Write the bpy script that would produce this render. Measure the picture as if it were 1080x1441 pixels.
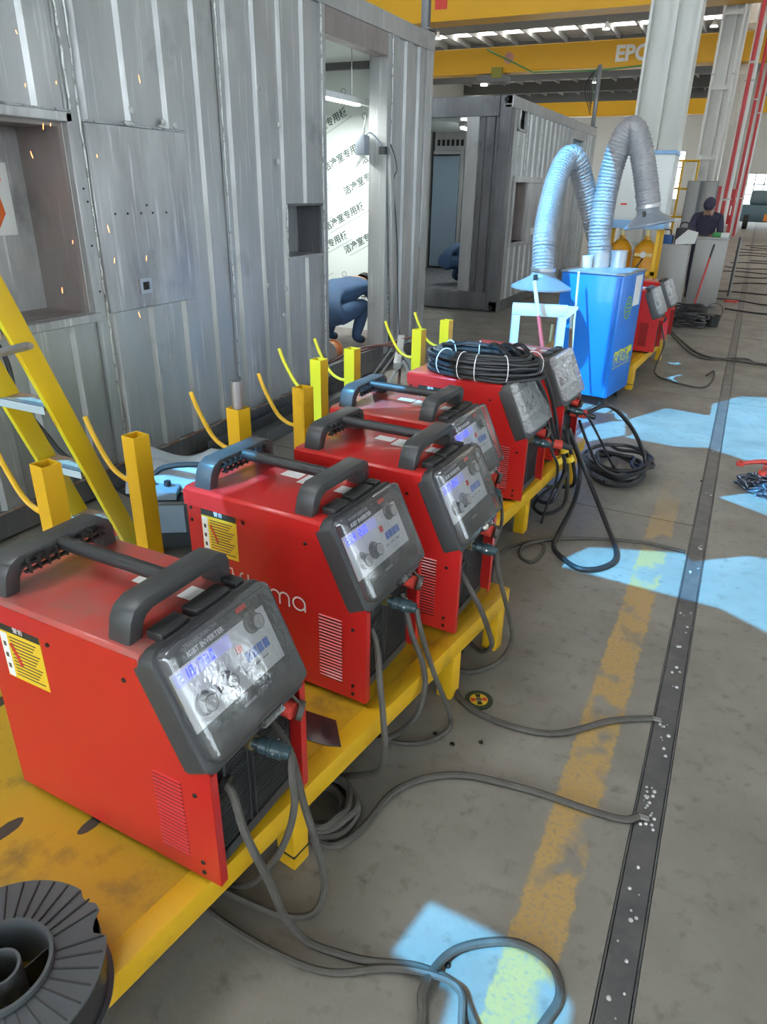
import bpy, bmesh, math, random
from mathutils import Vector, Matrix
from mathutils.geometry import tessellate_polygon

random.seed(7)
SC = bpy.context.scene
COL = SC.collection
for o in list(bpy.data.objects):
    bpy.data.objects.remove(o)

# ------------------------------------------------------------------ camera
cam_d = bpy.data.cameras.new('camera')
cam = bpy.data.objects.new('camera', cam_d)
COL.objects.link(cam)
cam_d.sensor_fit = 'VERTICAL'
cam_d.sensor_height = 36.0
cam_d.lens = 36.0 * 988.0 / 1441.0
cam_d.clip_start = 0.02
cam_d.clip_end = 300
cam.matrix_world = Matrix(((0.8975066, -0.1991375, 0.3934795, 0.0),
                           (0.4406429, 0.3689970, -0.8183368, 0.0),
                           (0.0177688, 0.9078466, 0.4189258, 1.65),
                           (0, 0, 0, 1)))
SC.camera = cam

# ------------------------------------------------------------------ world, sun, exposure
wd = bpy.data.worlds.new('world')
SC.world = wd
wd.use_nodes = True
bg = wd.node_tree.nodes['Background']
bg.inputs[0].default_value = (0.93, 0.96, 1.0, 1)
bg.inputs[1].default_value = 6.5
SUN_T = Vector((0.30, 0.50, -0.75)).normalized()
sd = bpy.data.lights.new('sun', 'SUN')
sd.energy = 6.5
sd.color = (0.10, 0.52, 1.0)
sd.angle = math.radians(0.12)
sun = bpy.data.objects.new('sun', sd)
COL.objects.link(sun)
sun.rotation_euler = SUN_T.to_track_quat('-Z', 'Y').to_euler()
sun.location = (-8, -14, 22)
SC.view_settings.view_transform = 'Standard'
SC.view_settings.look = 'None'
SC.view_settings.gamma = 1.0
SC.view_settings.use_curve_mapping = False
SC.view_settings.exposure = 1.12

# ------------------------------------------------------------------ mesh helpers
class MB:
    def __init__(s):
        s.v = []; s.f = []
    def add(s, vs, fs):
        n = len(s.v)
        s.v += [tuple(p) for p in vs]
        s.f += [tuple(i + n for i in f) for f in fs]
        return s
    def box(s, lo, hi, M=None):
        x0, y0, z0 = lo; x1, y1, z1 = hi
        vs = [Vector(p) for p in ((x0,y0,z0),(x1,y0,z0),(x1,y1,z0),(x0,y1,z0),(x0,y0,z1),(x1,y0,z1),(x1,y1,z1),(x0,y1,z1))]
        if M is not None: vs = [M @ p for p in vs]
        return s.add(vs, ((0,3,2,1),(4,5,6,7),(0,1,5,4),(1,2,6,5),(2,3,7,6),(3,0,4,7)))
    def bar(s, a, b, w, h, up=(0,0,1)):
        a = Vector(a); b = Vector(b); d = b - a; L = d.length; d.normalize()
        up = Vector(up)
        if abs(d.dot(up)) > .98: up = Vector((1,0,0))
        x = d.cross(up).normalized(); z = x.cross(d).normalized()
        M = Matrix((x, d, z)).transposed().to_4x4(); M.translation = a
        return s.box((-w/2, 0, -h/2), (w/2, L, h/2), M)
    def prism(s, poly, axis, a, b, M=None):
        # poly: 2D points; axis 'x','y','z' = extrusion axis
        def P(p, t):
            if axis == 'x': q = (t, p[0], p[1])
            elif axis == 'y': q = (p[0], t, p[1])
            else: q = (p[0], p[1], t)
            q = Vector(q)
            return M @ q if M is not None else q
        n = len(poly)
        vs = [P(p, a) for p in poly] + [P(p, b) for p in poly]
        fs = [tuple(range(n))[::-1], tuple(range(n, 2*n))]
        for i in range(n):
            j = (i+1) % n
            fs.append((i, j, n+j, n+i))
        return s.add(vs, fs)
    def tube(s, pts, r, seg=8, closed=False, caps=True, flat=1.0):
        pts = [Vector(p) for p in pts]
        n = len(pts)
        rr = r if hasattr(r, '__len__') else [r]*n
        T = []
        for i in range(n):
            a = pts[(i-1) % n] if (closed or i > 0) else pts[i]
            b = pts[(i+1) % n] if (closed or i < n-1) else pts[i]
            t = (b - a)
            T.append(t.normalized() if t.length > 1e-9 else Vector((0,0,1)))
        up = Vector((0,0,1))
        if abs(T[0].dot(up)) > .9: up = Vector((1,0,0))
        N = (up - T[0]*up.dot(T[0])).normalized()
        vs = []
        for i in range(n):
            N = (N - T[i]*N.dot(T[i]))
            if N.length < 1e-6: N = T[i].orthogonal()
            N.normalize(); B = T[i].cross(N)
            for k in range(seg):
                a = 2*math.pi*k/seg
                vs.append(pts[i] + (N*math.cos(a)*flat + B*math.sin(a))*rr[i])
        fs = []
        m = n if closed else n-1
        for i in range(m):
            j = (i+1) % n
            for k in range(seg):
                l = (k+1) % seg
                fs.append((i*seg+k, i*seg+l, j*seg+l, j*seg+k))
        if not closed and caps:
            fs.append(tuple(range(seg))[::-1]); fs.append(tuple((n-1)*seg+k for k in range(seg)))
        return s.add(vs, fs)
    def cyl(s, a, b, r, seg=16, r2=None, caps=True):
        return s.tube([a, b], [r, r if r2 is None else r2], seg, caps=caps)
    def ring(s, a, b, r0, r1, seg=24):
        # hollow cylinder between a and b, inner r0, outer r1
        a = Vector(a); b = Vector(b); d = (b-a).normalized()
        N = d.orthogonal().normalized(); B = d.cross(N)
        vs = []
        for p, r in ((a,r0),(a,r1),(b,r1),(b,r0)):
            for k in range(seg):
                t = 2*math.pi*k/seg
                vs.append(p + (N*math.cos(t)+B*math.sin(t))*r)
        fs = []
        for q in range(4):
            w = (q+1) % 4
            for k in range(seg):
                l = (k+1) % seg
                fs.append((q*seg+k, q*seg+l, w*seg+l, w*seg+k))
        return s.add(vs, fs)
    def lathe(s, prof, M=None, seg=24):
        # prof: (r,z)
        vs = []
        for r, z in prof:
            for k in range(seg):
                t = 2*math.pi*k/seg
                p = Vector((r*math.cos(t), r*math.sin(t), z))
                vs.append(M @ p if M is not None else p)
        fs = []
        for i in range(len(prof)-1):
            for k in range(seg):
                l = (k+1) % seg
                fs.append((i*seg+k, i*seg+l, (i+1)*seg+l, (i+1)*seg+k))
        return s.add(vs, fs)
    def quad(s, a, b, c, d):
        return s.add([a, b, c, d], [(0,1,2,3)])
    def mesh(s, name, bevel=0, smooth=True, ang=38, merge=False, bseg=2):
        me = bpy.data.meshes.new(name)
        me.from_pydata([tuple(p) for p in s.v], [], s.f)
        bm = bmesh.new(); bm.from_mesh(me)
        if merge: bmesh.ops.remove_doubles(bm, verts=bm.verts, dist=1e-5)
        bmesh.ops.recalc_face_normals(bm, faces=bm.faces)
        if bevel:
            ed = [e for e in bm.edges if len(e.link_faces) == 2 and e.calc_face_angle(0) > math.radians(30)]
            bmesh.ops.bevel(bm, geom=ed, offset=bevel, segments=bseg, profile=.5, affect='EDGES', clamp_overlap=True)
        if smooth:
            for f in bm.faces: f.smooth = True
            for e in bm.edges:
                if len(e.link_faces) == 2 and e.calc_face_angle(0) > math.radians(ang): e.smooth = False
        bm.to_mesh(me); bm.free()
        return me
    def build(s, name, m, parent=None, **k):
        return link(name, s.mesh(name, **k), m, parent)

def link(name, me, m, parent=None):
    o = bpy.data.objects.new(name, me)
    COL.objects.link(o)
    if m is not None and len(me.materials) == 0:
        me.materials.append(m)
    if parent is not None: o.parent = parent
    return o
CACHE = {}
def cpart(key, name, fn, m, parent, **k):
    """part that shares mesh data between alike things"""
    if key not in CACHE:
        mb = MB(); fn(mb); me = mb.mesh(name, **k); me.materials.append(m); CACHE[key] = me
    return link(name, CACHE[key], None, parent)
def tag(o, label, cat, group=None, kind=None):
    o['label'] = label; o['category'] = cat
    if group: o['group'] = group
    if kind: o['kind'] = kind
    return o
def thing(name, label, cat, loc=(0,0,0), rz=0.0, group=None):
    o = bpy.data.objects.new(name, None); COL.objects.link(o)
    o.empty_display_size = .1
    o.location = loc; o.rotation_euler = (0, 0, rz)
    return tag(o, label, cat, group)
def struct(o, label=None):
    o['kind'] = 'structure'
    if label: o['label'] = label
    return o
def sroot(name, label):
    o = bpy.data.objects.new(name, None); COL.objects.link(o)
    o['kind'] = 'structure'; o['label'] = label
    return o
def spline(ctrl, n=10, closed=False):
    P = [Vector(p) for p in ctrl]; m = len(P); out = []
    rng = range(m) if closed else range(m-1)
    for i in rng:
        if closed:
            p0, p1, p2, p3 = P[(i-1)%m], P[i], P[(i+1)%m], P[(i+2)%m]
        else:
            p1, p2 = P[i], P[i+1]
            p0 = P[i-1] if i > 0 else p1*2-p2
            p3 = P[i+2] if i+2 < m else p2*2-p1
        for k in range(n):
            t = k/n
            out.append(.5*((2*p1)+(p2-p0)*t+(2*p0-5*p1+4*p2-p3)*t*t+(3*p1-p0-3*p2+p3)*t**3))
    if not closed: out.append(P[-1])
    return out
def text_mesh(txt, size, name='lettering', ext=0.0004, bold=0.0):
    cu = bpy.data.curves.new('t', 'FONT'); cu.body = txt; cu.size = size
    cu.align_x = 'CENTER'; cu.align_y = 'CENTER'; cu.extrude = ext; cu.offset = bold
    cu.resolution_u = 3
    ob = bpy.data.objects.new('t', cu); COL.objects.link(ob)
    dg = bpy.context.evaluated_depsgraph_get()
    me = bpy.data.meshes.new_from_object(ob.evaluated_get(dg))
    bpy.data.objects.remove(ob); bpy.data.curves.remove(cu)
    me.name = name
    return me
def text(txt, size, m, parent, M, name='lettering', bold=0.0):
    """flat print: M maps text x,y,z(normal) to parent's space"""
    me = text_mesh(txt, size, name, bold=bold)
    me.transform(M)
    me.materials.clear()
    return link(name, me, m, parent)
def frame(origin, ex, ey):
    ex = Vector(ex).normalized(); ey = Vector(ey).normalized(); ez = ex.cross(ey)
    M = Matrix((ex, ey, ez)).transposed().to_4x4(); M.translation = Vector(origin)
    return M

# ------------------------------------------------------------------ materials
def nd(nt, t, **k):
    n = nt.nodes.new(t)
    for a, b in k.items(): setattr(n, a, b)
    return n
def mat(name, col, rough=.5, metal=0.0, col2=None, scale=6.0, lo=.45, hi=.65, stretch=(1,1,1), bump=0.0, bscale=60.0,
        var=.0, emit=None, estr=0.0, spec=.5, coat=0.0, alpha=1.0, rvar=0.0, coords='Object'):
    m = bpy.data.materials.new(name); m.use_nodes = True
    nt = m.node_tree; b = nt.nodes['Principled BSDF']
    b.inputs['Base Color'].default_value = (*col, 1)
    b.inputs['Roughness'].default_value = rough
    b.inputs['Metallic'].default_value = metal
    b.inputs['Specular IOR Level'].default_value = spec
    b.inputs['Coat Weight'].default_value = coat
    b.inputs['Alpha'].default_value = alpha
    if emit:
        b.inputs['Emission Color'].default_value = (*emit, 1); b.inputs['Emission Strength'].default_value = estr
    tc = nd(nt, 'ShaderNodeTexCoord'); mp = nd(nt, 'ShaderNodeMapping')
    nt.links.new(tc.outputs[coords], mp.inputs[0]); mp.inputs['Scale'].default_value = stretch
    out = None
    if var:
        n = nd(nt, 'ShaderNodeTexNoise'); n.inputs['Scale'].default_value = scale*.6; n.inputs['Detail'].default_value = 5
        nt.links.new(mp.outputs[0], n.inputs[0])
        h = nd(nt, 'ShaderNodeMapRange'); h.inputs['To Min'].default_value = 1-var*2; h.inputs['To Max'].default_value = 1+var*2
        nt.links.new(n.outputs[0], h.inputs[0])
        mx = nd(nt, 'ShaderNodeMix', data_type='RGBA', blend_type='MULTIPLY'); mx.inputs[0].default_value = 1
        mx.inputs[6].default_value = (*col, 1); nt.links.new(h.outputs[0], mx.inputs[7])
        out = mx.outputs[2]
    if col2:
        n = nd(nt, 'ShaderNodeTexNoise'); n.inputs['Scale'].default_value = scale; n.inputs['Detail'].default_value = 8; n.inputs['Roughness'].default_value = .65
        nt.links.new(mp.outputs[0], n.inputs[0])
        r = nd(nt, 'ShaderNodeMapRange'); r.inputs['From Min'].default_value = lo; r.inputs['From Max'].default_value = hi
        nt.links.new(n.outputs[0], r.inputs[0])
        mx = nd(nt, 'ShaderNodeMix', data_type='RGBA'); nt.links.new(r.outputs[0], mx.inputs[0])
        if out: nt.links.new(out, mx.inputs[6])
        else: mx.inputs[6].default_value = (*col, 1)
        mx.inputs[7].default_value = (*col2, 1)
        out = mx.outputs[2]
    if out: nt.links.new(out, b.inputs['Base Color'])
    if rvar:
        n = nd(nt, 'ShaderNodeTexNoise'); n.inputs['Scale'].default_value = scale*1.7; n.inputs['Detail'].default_value = 5
        nt.links.new(mp.outputs[0], n.inputs[0])
        h = nd(nt, 'ShaderNodeMapRange'); h.inputs['To Min'].default_value = max(.02, rough-rvar); h.inputs['To Max'].default_value = min(1, rough+rvar)
        nt.links.new(n.outputs[0], h.inputs[0]); nt.links.new(h.outputs[0], b.inputs['Roughness'])
    if bump:
        n = nd(nt, 'ShaderNodeTexNoise'); n.inputs['Scale'].default_value = bscale; n.inputs['Detail'].default_value = 4
        nt.links.new(mp.outputs[0], n.inputs[0])
        bp = nd(nt, 'ShaderNodeBump'); bp.inputs['Strength'].default_value = bump; bp.inputs['Distance'].default_value = .01
        nt.links.new(n.outputs[0], bp.inputs['Height']); nt.links.new(bp.outputs[0], b.inputs['Normal'])
    return m

def film_mat(name, tint, fac0, gloss_rough, haze=.0, crinkle=0.0, hazecol=(.8,.8,.8)):
    """clear plastic: transparent + mirror reflection by Fresnel (+ milky haze)"""
    m = bpy.data.materials.new(name); m.use_nodes = True
    nt = m.node_tree; nt.nodes.clear()
    out = nd(nt, 'ShaderNodeOutputMaterial')
    tr = nd(nt, 'ShaderNodeBsdfTransparent'); tr.inputs[0].default_value = (*tint, 1)
    gl = nd(nt, 'ShaderNodeBsdfGlossy'); gl.inputs['Roughness'].default_value = gloss_rough
    gl.inputs[0].default_value = (1,1,1,1)
    fr = nd(nt, 'ShaderNodeFresnel'); fr.inputs[0].default_value = 1.5
    ad = nd(nt, 'ShaderNodeMath', operation='ADD', use_clamp=True); ad.inputs[1].default_value = fac0
    nt.links.new(fr.outputs[0], ad.inputs[0])
    mx = nd(nt, 'ShaderNodeMixShader'); nt.links.new(ad.outputs[0], mx.inputs[0])
    last = tr
    if haze:
        df = nd(nt, 'ShaderNodeBsdfDiffuse'); df.inputs[0].default_value = (*hazecol, 1)
        m2 = nd(nt, 'ShaderNodeMixShader'); m2.inputs[0].default_value = haze
        nt.links.new(tr.outputs[0], m2.inputs[1]); nt.links.new(df.outputs[0], m2.inputs[2]); last = m2
    nt.links.new(last.outputs[0], mx.inputs[1]); nt.links.new(gl.outputs[0], mx.inputs[2])
    if crinkle:
        tc = nd(nt, 'ShaderNodeTexCoord'); n = nd(nt, 'ShaderNodeTexNoise'); n.inputs['Scale'].default_value = 38; n.inputs['Detail'].default_value = 3
        n.inputs['Distortion'].default_value = 1.5
        nt.links.new(tc.outputs['Object'], n.inputs[0])
        bp = nd(nt, 'ShaderNodeBump'); bp.inputs['Strength'].default_value = crinkle; bp.inputs['Distance'].default_value = .02
        nt.links.new(n.outputs[0], bp.inputs['Height']); nt.links.new(bp.outputs[0], gl.inputs['Normal']); nt.links.new(bp.outputs[0], fr.inputs['Normal'])
    nt.links.new(mx.outputs[0], out.inputs[0])
    return m

RED = (.56, .020, .018); YEL = (.74, .42, .012)
M = {}
M['red'] = mat('red_paint', RED, .32, 0, var=.06, scale=3, coat=.2)
M['red_dusty'] = mat('dusty_red_paint', (.55,.06,.045), .38, 0, col2=(.26,.14,.12), scale=4, lo=.42, hi=.7, coat=.15)
M['black'] = mat('black_plastic', (.028,.028,.028), .42, 0, bump=.08, bscale=300)
M['darkgrey'] = mat('dark_grey_plastic', (.055,.056,.056), .38, 0, bump=.06, bscale=300)
M['rubber'] = mat('black_rubber', (.022,.021,.02), .5, 0, var=.15, scale=12)
M['rubber_dusty'] = mat('dusty_rubber_cable', (.075,.066,.056), .62, 0, col2=(.11,.1,.085), scale=14, lo=.4, hi=.7)
M['cable_black'] = mat('black_cable', (.022,.022,.024), .42, 0, var=.1, scale=20)
M['silver'] = mat('silver_panel', (.72,.72,.73), .42, 0)
M['knob'] = mat('grey_knob', (.16,.155,.15), .4); M['knobtop'] = mat('knob_face', (.5,.49,.48), .4)
M['lav'] = mat('display_backing', (.55,.55,.85), .3, emit=(.4,.42,1), estr=.12)
M['digit'] = mat('display_digits', (.02,.03,.7), .4, emit=(.02,.05,1), estr=1.3)
M['white'] = mat('white_print', (.8,.8,.78), .5); M['redprint'] = mat('red_print', (.75,.07,.05), .5)
M['greyprint'] = mat('grey_print', (.35,.35,.36), .5)
M['blueprint'] = mat('blue_print', (.1,.2,.62), .5)
M['sticker_y'] = mat('yellow_sticker', (.82,.55,.03), .45); M['sticker_k'] = mat('black_sticker', (.03,.028,.02), .5)
M['print_k'] = mat('dark_print', (.09,.07,.04), .5); M['paper'] = mat('paper_label', (.75,.74,.72), .55)
M['brass'] = mat('brass_ring', (.55,.42,.2), .35, .9); M['teal'] = mat('dark_teal_plastic', (.03,.06,.07), .35)
M['steel'] = mat('bright_steel', (.5,.5,.5), .35, .9)
M['screw'] = mat('dark_screw', (.05,.035,.03), .45, .6)
M['yellow'] = mat('yellow_paint', YEL, .38, 0, var=.07, scale=4, col2=(.52,.29,.01), lo=.6, hi=.72)
M['yellow_worn'] = mat('worn_yellow_top', (.52,.30,.012), .42, 0, col2=(.24,.14,.025), scale=5.5, lo=.52, hi=.68, bump=.15, bscale=25, rvar=.15)
M['soot'] = mat('scorched_stain', (.06,.045,.03), .7)
M['cover'] = film_mat('clear_cover', (.95,.95,.95), .10, .03, haze=.05, crinkle=.03)
M['wrap'] = film_mat('crinkled_wrap', (.8,.8,.8), .2, .10, haze=.4, crinkle=1.0, hazecol=(.6,.6,.6))
# ------------------------------------------------------------------ setting materials
def floor_mat():
    m = bpy.data.materials.new('worn_concrete'); m.use_nodes = True
    nt = m.node_tree; b = nt.nodes['Principled BSDF']
    g = nd(nt, 'ShaderNodeNewGeometry')
    def noise(sc, det=6, rough=.6, vec=None):
        n = nd(nt, 'ShaderNodeTexNoise'); n.inputs['Scale'].default_value = sc; n.inputs['Detail'].default_value = det; n.inputs['Roughness'].default_value = rough
        nt.links.new(vec or g.outputs['Position'], n.inputs[0]); return n.outputs[0]
    def rng(v, a, c, d=0.0, e=1.0):
        r = nd(nt, 'ShaderNodeMapRange'); r.inputs[1].default_value = a; r.inputs[2].default_value = c; r.inputs[3].default_value = d; r.inputs[4].default_value = e
        nt.links.new(v, r.inputs[0]); return r.outputs[0]
    def mix(f, a, c):
        x = nd(nt, 'ShaderNodeMix', data_type='RGBA'); nt.links.new(f, x.inputs[0])
        for i, q in ((6, a), (7, c)):
            if isinstance(q, tuple): x.inputs[i].default_value = (*q, 1)
            else: nt.links.new(q, x.inputs[i])
        return x.outputs[2]
    def mul(a, c):
        x = nd(nt, 'ShaderNodeMath', operation='MULTIPLY', use_clamp=True)
        for i, q in ((0, a), (1, c)):
            if isinstance(q, float): x.inputs[i].default_value = q
            else: nt.links.new(q, x.inputs[i])
        return x.outputs[0]
    sp = nd(nt, 'ShaderNodeSeparateXYZ'); nt.links.new(g.outputs['Position'], sp.inputs[0])
    base = mix(rng(noise(2.2, 8), .35, .68), (.225,.203,.172), (.32,.296,.258))
    base = mix(rng(noise(18, 5), .55, .75), base, (.17,.152,.128))
    base = mix(mul(rng(noise(1.1, 6), .56, .7), .6), base, (.11,.095,.078))      # oil stains
    base = mix(rng(noise(3.7, 7, .7), .68, .73), base, (.07,.062,.052))
    # worn sandy floor line
    wob = nd(nt, 'ShaderNodeMath', operation='ADD'); nt.links.new(sp.outputs[0], wob.inputs[0])
    nt.links.new(rng(noise(24, 4), 0, 1, -.025, .025), wob.inputs[1])
    mk = mul(rng(wob.outputs[0], -.2, -.19), rng(wob.outputs[0], -.075, -.065, 1, 0))
    mk = mul(mk, mul(rng(sp.outputs[1], .3, .4), rng(sp.outputs[1], 3.3, 4.6, 1, 0)))
    mk = mul(mk, rng(noise(5.5, 3, .5), .36, .46))
    mk = mul(mk, rng(noise(75, 4, .7), .33, .50, .25, 1))
    base = mix(mk, base, (.50,.32,.115))
    nt.links.new(base, b.inputs['Base Color'])
    nt.links.new(rng(noise(3, 6), .3, .7, .32, .62), b.inputs['Roughness'])
    bp = nd(nt, 'ShaderNodeBump'); bp.inputs['Strength'].default_value = .25; bp.inputs['Distance'].default_value = .004
    nt.links.new(noise(60, 5), bp.inputs['Height']); nt.links.new(bp.outputs[0], b.inputs['Normal'])
    return m
M['floor'] = floor_mat()
M['dark'] = mat('dark_gap', (.02,.018,.016), .9)
M['rail'] = mat('rail_steel', (.14,.14,.142), .45, .5, col2=(.21,.2,.19), scale=9, lo=.4, hi=.7)
M['spatter'] = mat('weld_spatter', (.55,.54,.52), .5, .4)
M['roof'] = mat('roof_sheet', (.86,.84,.8), .6, var=.08, scale=.6)
M['rafter'] = mat('grey_rafter', (.17,.175,.18), .6)
M['purlin'] = mat('purlin', (.5,.49,.47), .6)
M['sky_strip'] = mat('skylight_strip', (.9,.9,.9), .5, emit=(1,.98,.93), estr=3.2)
M['lamp_on'] = mat('lamp_lit', (.9,.9,.9), .5, emit=(1,1,.97), estr=9)
M['crane'] = mat('crane_yellow', (.78,.42,.01), .45, var=.04, scale=.8)
M['colm'] = mat('column_paint', (.70,.69,.65), .5, var=.05, scale=1.2)
M['wall'] = mat('hall_wall', (.78,.77,.72), .7, var=.04, scale=.5)
M['wframe'] = mat('window_frame', (.55,.56,.57), .5)
M['glass'] = film_mat('window_glass', (.9,.95,.97), .02, .05, haze=.12, hazecol=(.9,.95,1))
M['redpipe'] = mat('red_pipe', (.50,.03,.035), .4); M['greypipe'] = mat('grey_pipe', (.45,.44,.42), .4, .4)

# ------------------------------------------------------------------ floor with slabs, joints, rail
floor = sroot('floor', 'worn grey concrete hall floor with joints')
MB().quad((-40,-20,-.06),(40,-20,-.06),(40,90,-.06),(-40,90,-.06)).build('sub_base', M['dark'], floor)
def slabs(x0, x1, ys, g=.006):
    for a, b in zip(ys[:-1], ys[1:]):
        MB().box((x0, a+g, -.05), (x1, b-g, 0)).build('slab', M['floor'], floor)
slabs(-40, .022, [-20, 3.87, 6.78, 10.0, 13.2, 16.4, 20, 26, 34, 90])
slabs(.108, 40, [-20, 6.69, 6.93, 8.38, 10.15, 13.4, 16.6, 20, 26, 34, 90])
MB().box((.031,-8,-.05),(.099,60,-.001)).build('rail_strip', M['rail'], floor)
mb = MB()
for k in range(4):
    mb.box((.024+k*.0,-8,-.05),(.0285,60,.0)) if k == 0 else None
mb.box((.1015,-8,-.05),(.106,60,.0))
mb.build('rail_edge', M['rail'], floor)
mb = MB()
for yc, n in ((1.02,6),(1.1,5),(1.24,2),(1.35,3),(1.43,3),(1.66,7),(1.76,8),(1.8,4),(1.95,2),(2.12,7),(2.05,3),(2.35,2),(2.45,3),(2.62,2),(2.75,2),(2.9,3),(3.3,3),(3.6,4),(4.4,3),(5.2,3),(7.3,6),(8.0,7)):
    for k in range(n):
        p = Vector((random.uniform(.045,.088), yc+random.gauss(0,.025), 0)); r = random.uniform(.002,.006)
        mb.lathe([(r*1.2,-.001),(r,r*.5),(r*.4,r*.95),(.0003,r)], Matrix.Translation(p), 6)
o = mb.build('weld_spatter', M['spatter'], floor); o['kind'] = 'stuff'; o['label'] = 'whitish weld spatter lumps along the floor rail'

# ------------------------------------------------------------------ roof (unseen openings added, shaped to cast the sun patches), rafters, purlins, strips
ceil = sroot('ceiling', 'grey sheet roof with rafters and skylight strips')
ZR = 9.6
def gp(x, y): # ground point reached by the sun -> roof opening point
    t = ZR/-SUN_T.z
    return (x - SUN_T.x*t, y - SUN_T.y*t)
SUN_CUTOUTS = [
 [(-.40,1.15),(-.25,1.145),(-.11,1.13),(-.02,1.06),(.0,.80),(-.25,.72),(-.27,.97),(-.43,.99)],
 [(-.56,3.07),(-.43,3.34),(.01,3.5),(.05,3.42),(.3,3.62),(.5,3.66),(.6,3.3),(.5,2.95),(.38,2.91),(.2,3.02),(.05,3.03)],
 [(-.62,5.7),(-.36,6.25),(-.02,6.19),(-.02,6.6),(.2,7.0),(.8,7.2),(.9,5.0),(.4,5.1),(.08,5.27),(.02,5.32),(-.2,5.23),(-.55,5.27)],
 [(.13,4.37),(.39,4.63),(.8,4.7),(.8,4.1),(.39,4.22)],
 [(-2.8,1.9),(-1.8,1.96),(-1.68,2.25),(-1.72,2.85),(-2.6,2.85)],
 [(-1.14,2.0),(-.92,1.98),(-.86,2.28),(-1.05,2.42),(-1.16,2.3)],
 [(-2.1,2.98),(-1.62,3.0),(-1.42,3.12),(-1.26,3.14),(-1.0,3.0),(-.8,3.15),(-.82,3.75),(-.64,4.0),(-.85,4.5),(-.8,5.0),(-.5,5.4),(-.62,5.85),(-.8,6.1),(-.38,6.8),(-.36,7.6),(-.45,8.3),(-1.0,8.3),(-1.4,6.6),(-1.6,6.0),(-2.2,5.6)],
]
rings = [[(-40,-16),(40,-16),(40,80),(-40,80)]] + [[gp(*p) for p in h] for h in SUN_CUTOUTS]
v3 = [[Vector((x,y,ZR)) for x, y in r] for r in rings]
tris = tessellate_polygon(v3)
flat = [p for r in v3 for p in r]
MB().add(flat, tris).build('roof_deck', M['roof'], ceil, smooth=False)
for y in [11,18,25,32,39.3,47,56.5,63.5,71]:
    MB().box((-40,y-.16,8.75),(30,y+.16,9.5)).build('rafter', M['rafter'], ceil)
for k in range(28):
    x = -29 + k*1.45
    MB().box((x-.05,9,9.3),(x+.05,76,9.58)).build('purlin', M['purlin'], ceil)
for y in [20.3,28.1,35.9,44.0,52.6,66.5]:
    for k in range(28):
        x = -29 + k*1.45
        if x > 6: break
        cpart('skystrip', 'skylight', lambda b: b.box((.1,0,9.5),(1.35,.5,9.56)), M['sky_strip'], ceil).location = (x, y, 0)

# walls far away with windows
def window(n, parent, lo, hi, ax, nx, nz):
    """framed window with glazing bars in a wall plane; ax = 'x' (plane of constant y) or 'y'"""
    w = sroot('window_%d' % n, 'steel framed hall window')
    (a0, z0), (a1, z1) = lo, hi
    def B(mb, a, b, c, d, t=.06):
        if ax == 'x': mb.box((a, parent-t, c), (b, parent+t, d))
        else: mb.box((parent-t, a, c), (parent+t, b, d))
    f = MB()
    for k in range(nx+1):
        x = a0 + (a1-a0)*k/nx; B(f, x-.05, x+.05, z0, z1)
    for k in range(nz+1):
        z = z0 + (z1-z0)*k/nz; B(f, a0, a1, z-.05, z+.05)
    f.build('window_frame', M['wframe'], w)
    for i in range(nx):
        for j in range(nz):
            g = MB(); B(g, a0+(a1-a0)*i/nx+.05, a0+(a1-a0)*(i+1)/nx-.05, z0+(z1-z0)*j/nz+.05, z0+(z1-z0)*(j+1)/nz-.05, .01)
            g.build('pane', M['glass'], w)
def wall(name, plane, ax, a0, a1, z1, wins, t=.15):
    mb = MB()
    def B(a, b, c, d):
        if b-a < .01 or d-c < .01: return
        if ax == 'x': mb.box((a, plane-t, c), (b, plane+t, d))
        else: mb.box((plane-t, a, c), (plane+t, b, d))
    cur = a0
    for (b0, b1, c0, c1) in sorted(wins):
        B(cur, b0, 0, z1); B(b0, b1, 0, c0); B(b0, b1, c1, z1); cur = b1
    B(cur, a1, 0, z1)
    return struct(mb.build(name, M['wall']), 'pale hall wall with window openings')
wf = [(-21,-14.5,1.2,5.0),(-12.5,-6.5,1.2,5.0),(-2.2,1.5,.9,3.3),(3,10,1,5)]
wall('wall_far', 72, 'x', -30, 26, 9.6, wf)
for i, (a, b, c, d) in enumerate(wf): window(i+1, 72, (a, c), (b, d), 'x', 5, 3)
wl = [(5,9,1.5,5.5),(15,19,1.5,5.5),(25,29,1.5,5.5),(35,39,1.5,5.5),(45,50,1.5,5.5),(55,60,1.5,5.5),(64,69,1.5,5.5)]
wall('wall_left', -24, 'y', -16, 72, 9.6, wl)
for i, (a, b, c, d) in enumerate(wl): window(i+6, -24, (a, c), (b, d), 'y', 4, 2)
wr = [(-13,-10.5,.15,7.8),(-8,-5.5,.15,7.8),(-3,-.5,.15,7.8),(2,4,.15,7.8),(6.6,7.6,.15,7.8),(8.6,9.2,.15,7.8),(10.6,12,.15,7.8),(14,15.2,.15,7.8),(17,19,.15,7.8),(22,24.5,.15,7.8),(28,30.5,.15,7.8),(34,38,.15,7.8),(44,50,.15,7.8)]  # unseen side; openings narrowed and lowered to reflect as streaks in the covers
wall('wall_right', 15, 'y', -16, 72, 9.6, wr)
for i, (a, b, c, d) in enumerate(wr): window(i+14, 15, (a, c), (b, d), 'y', 2 if b-a < 2.6 else 4, 4)
wb = [(-20,-14,1.0,8.4),(-11,-5,1.0,8.4),(-2,4,1.0,8.4),(7,13,1.0,8.4)]  # unseen wall added to limit sky light, openings enlarged to brighten near faces
wall('wall_back', -15.8, 'x', -24, 15, 9.6, wb)
for i, (a, b, c, d) in enumerate(wb): window(i+30, -15.8, (a, c), (b, d), 'x', 4, 3)

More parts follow.
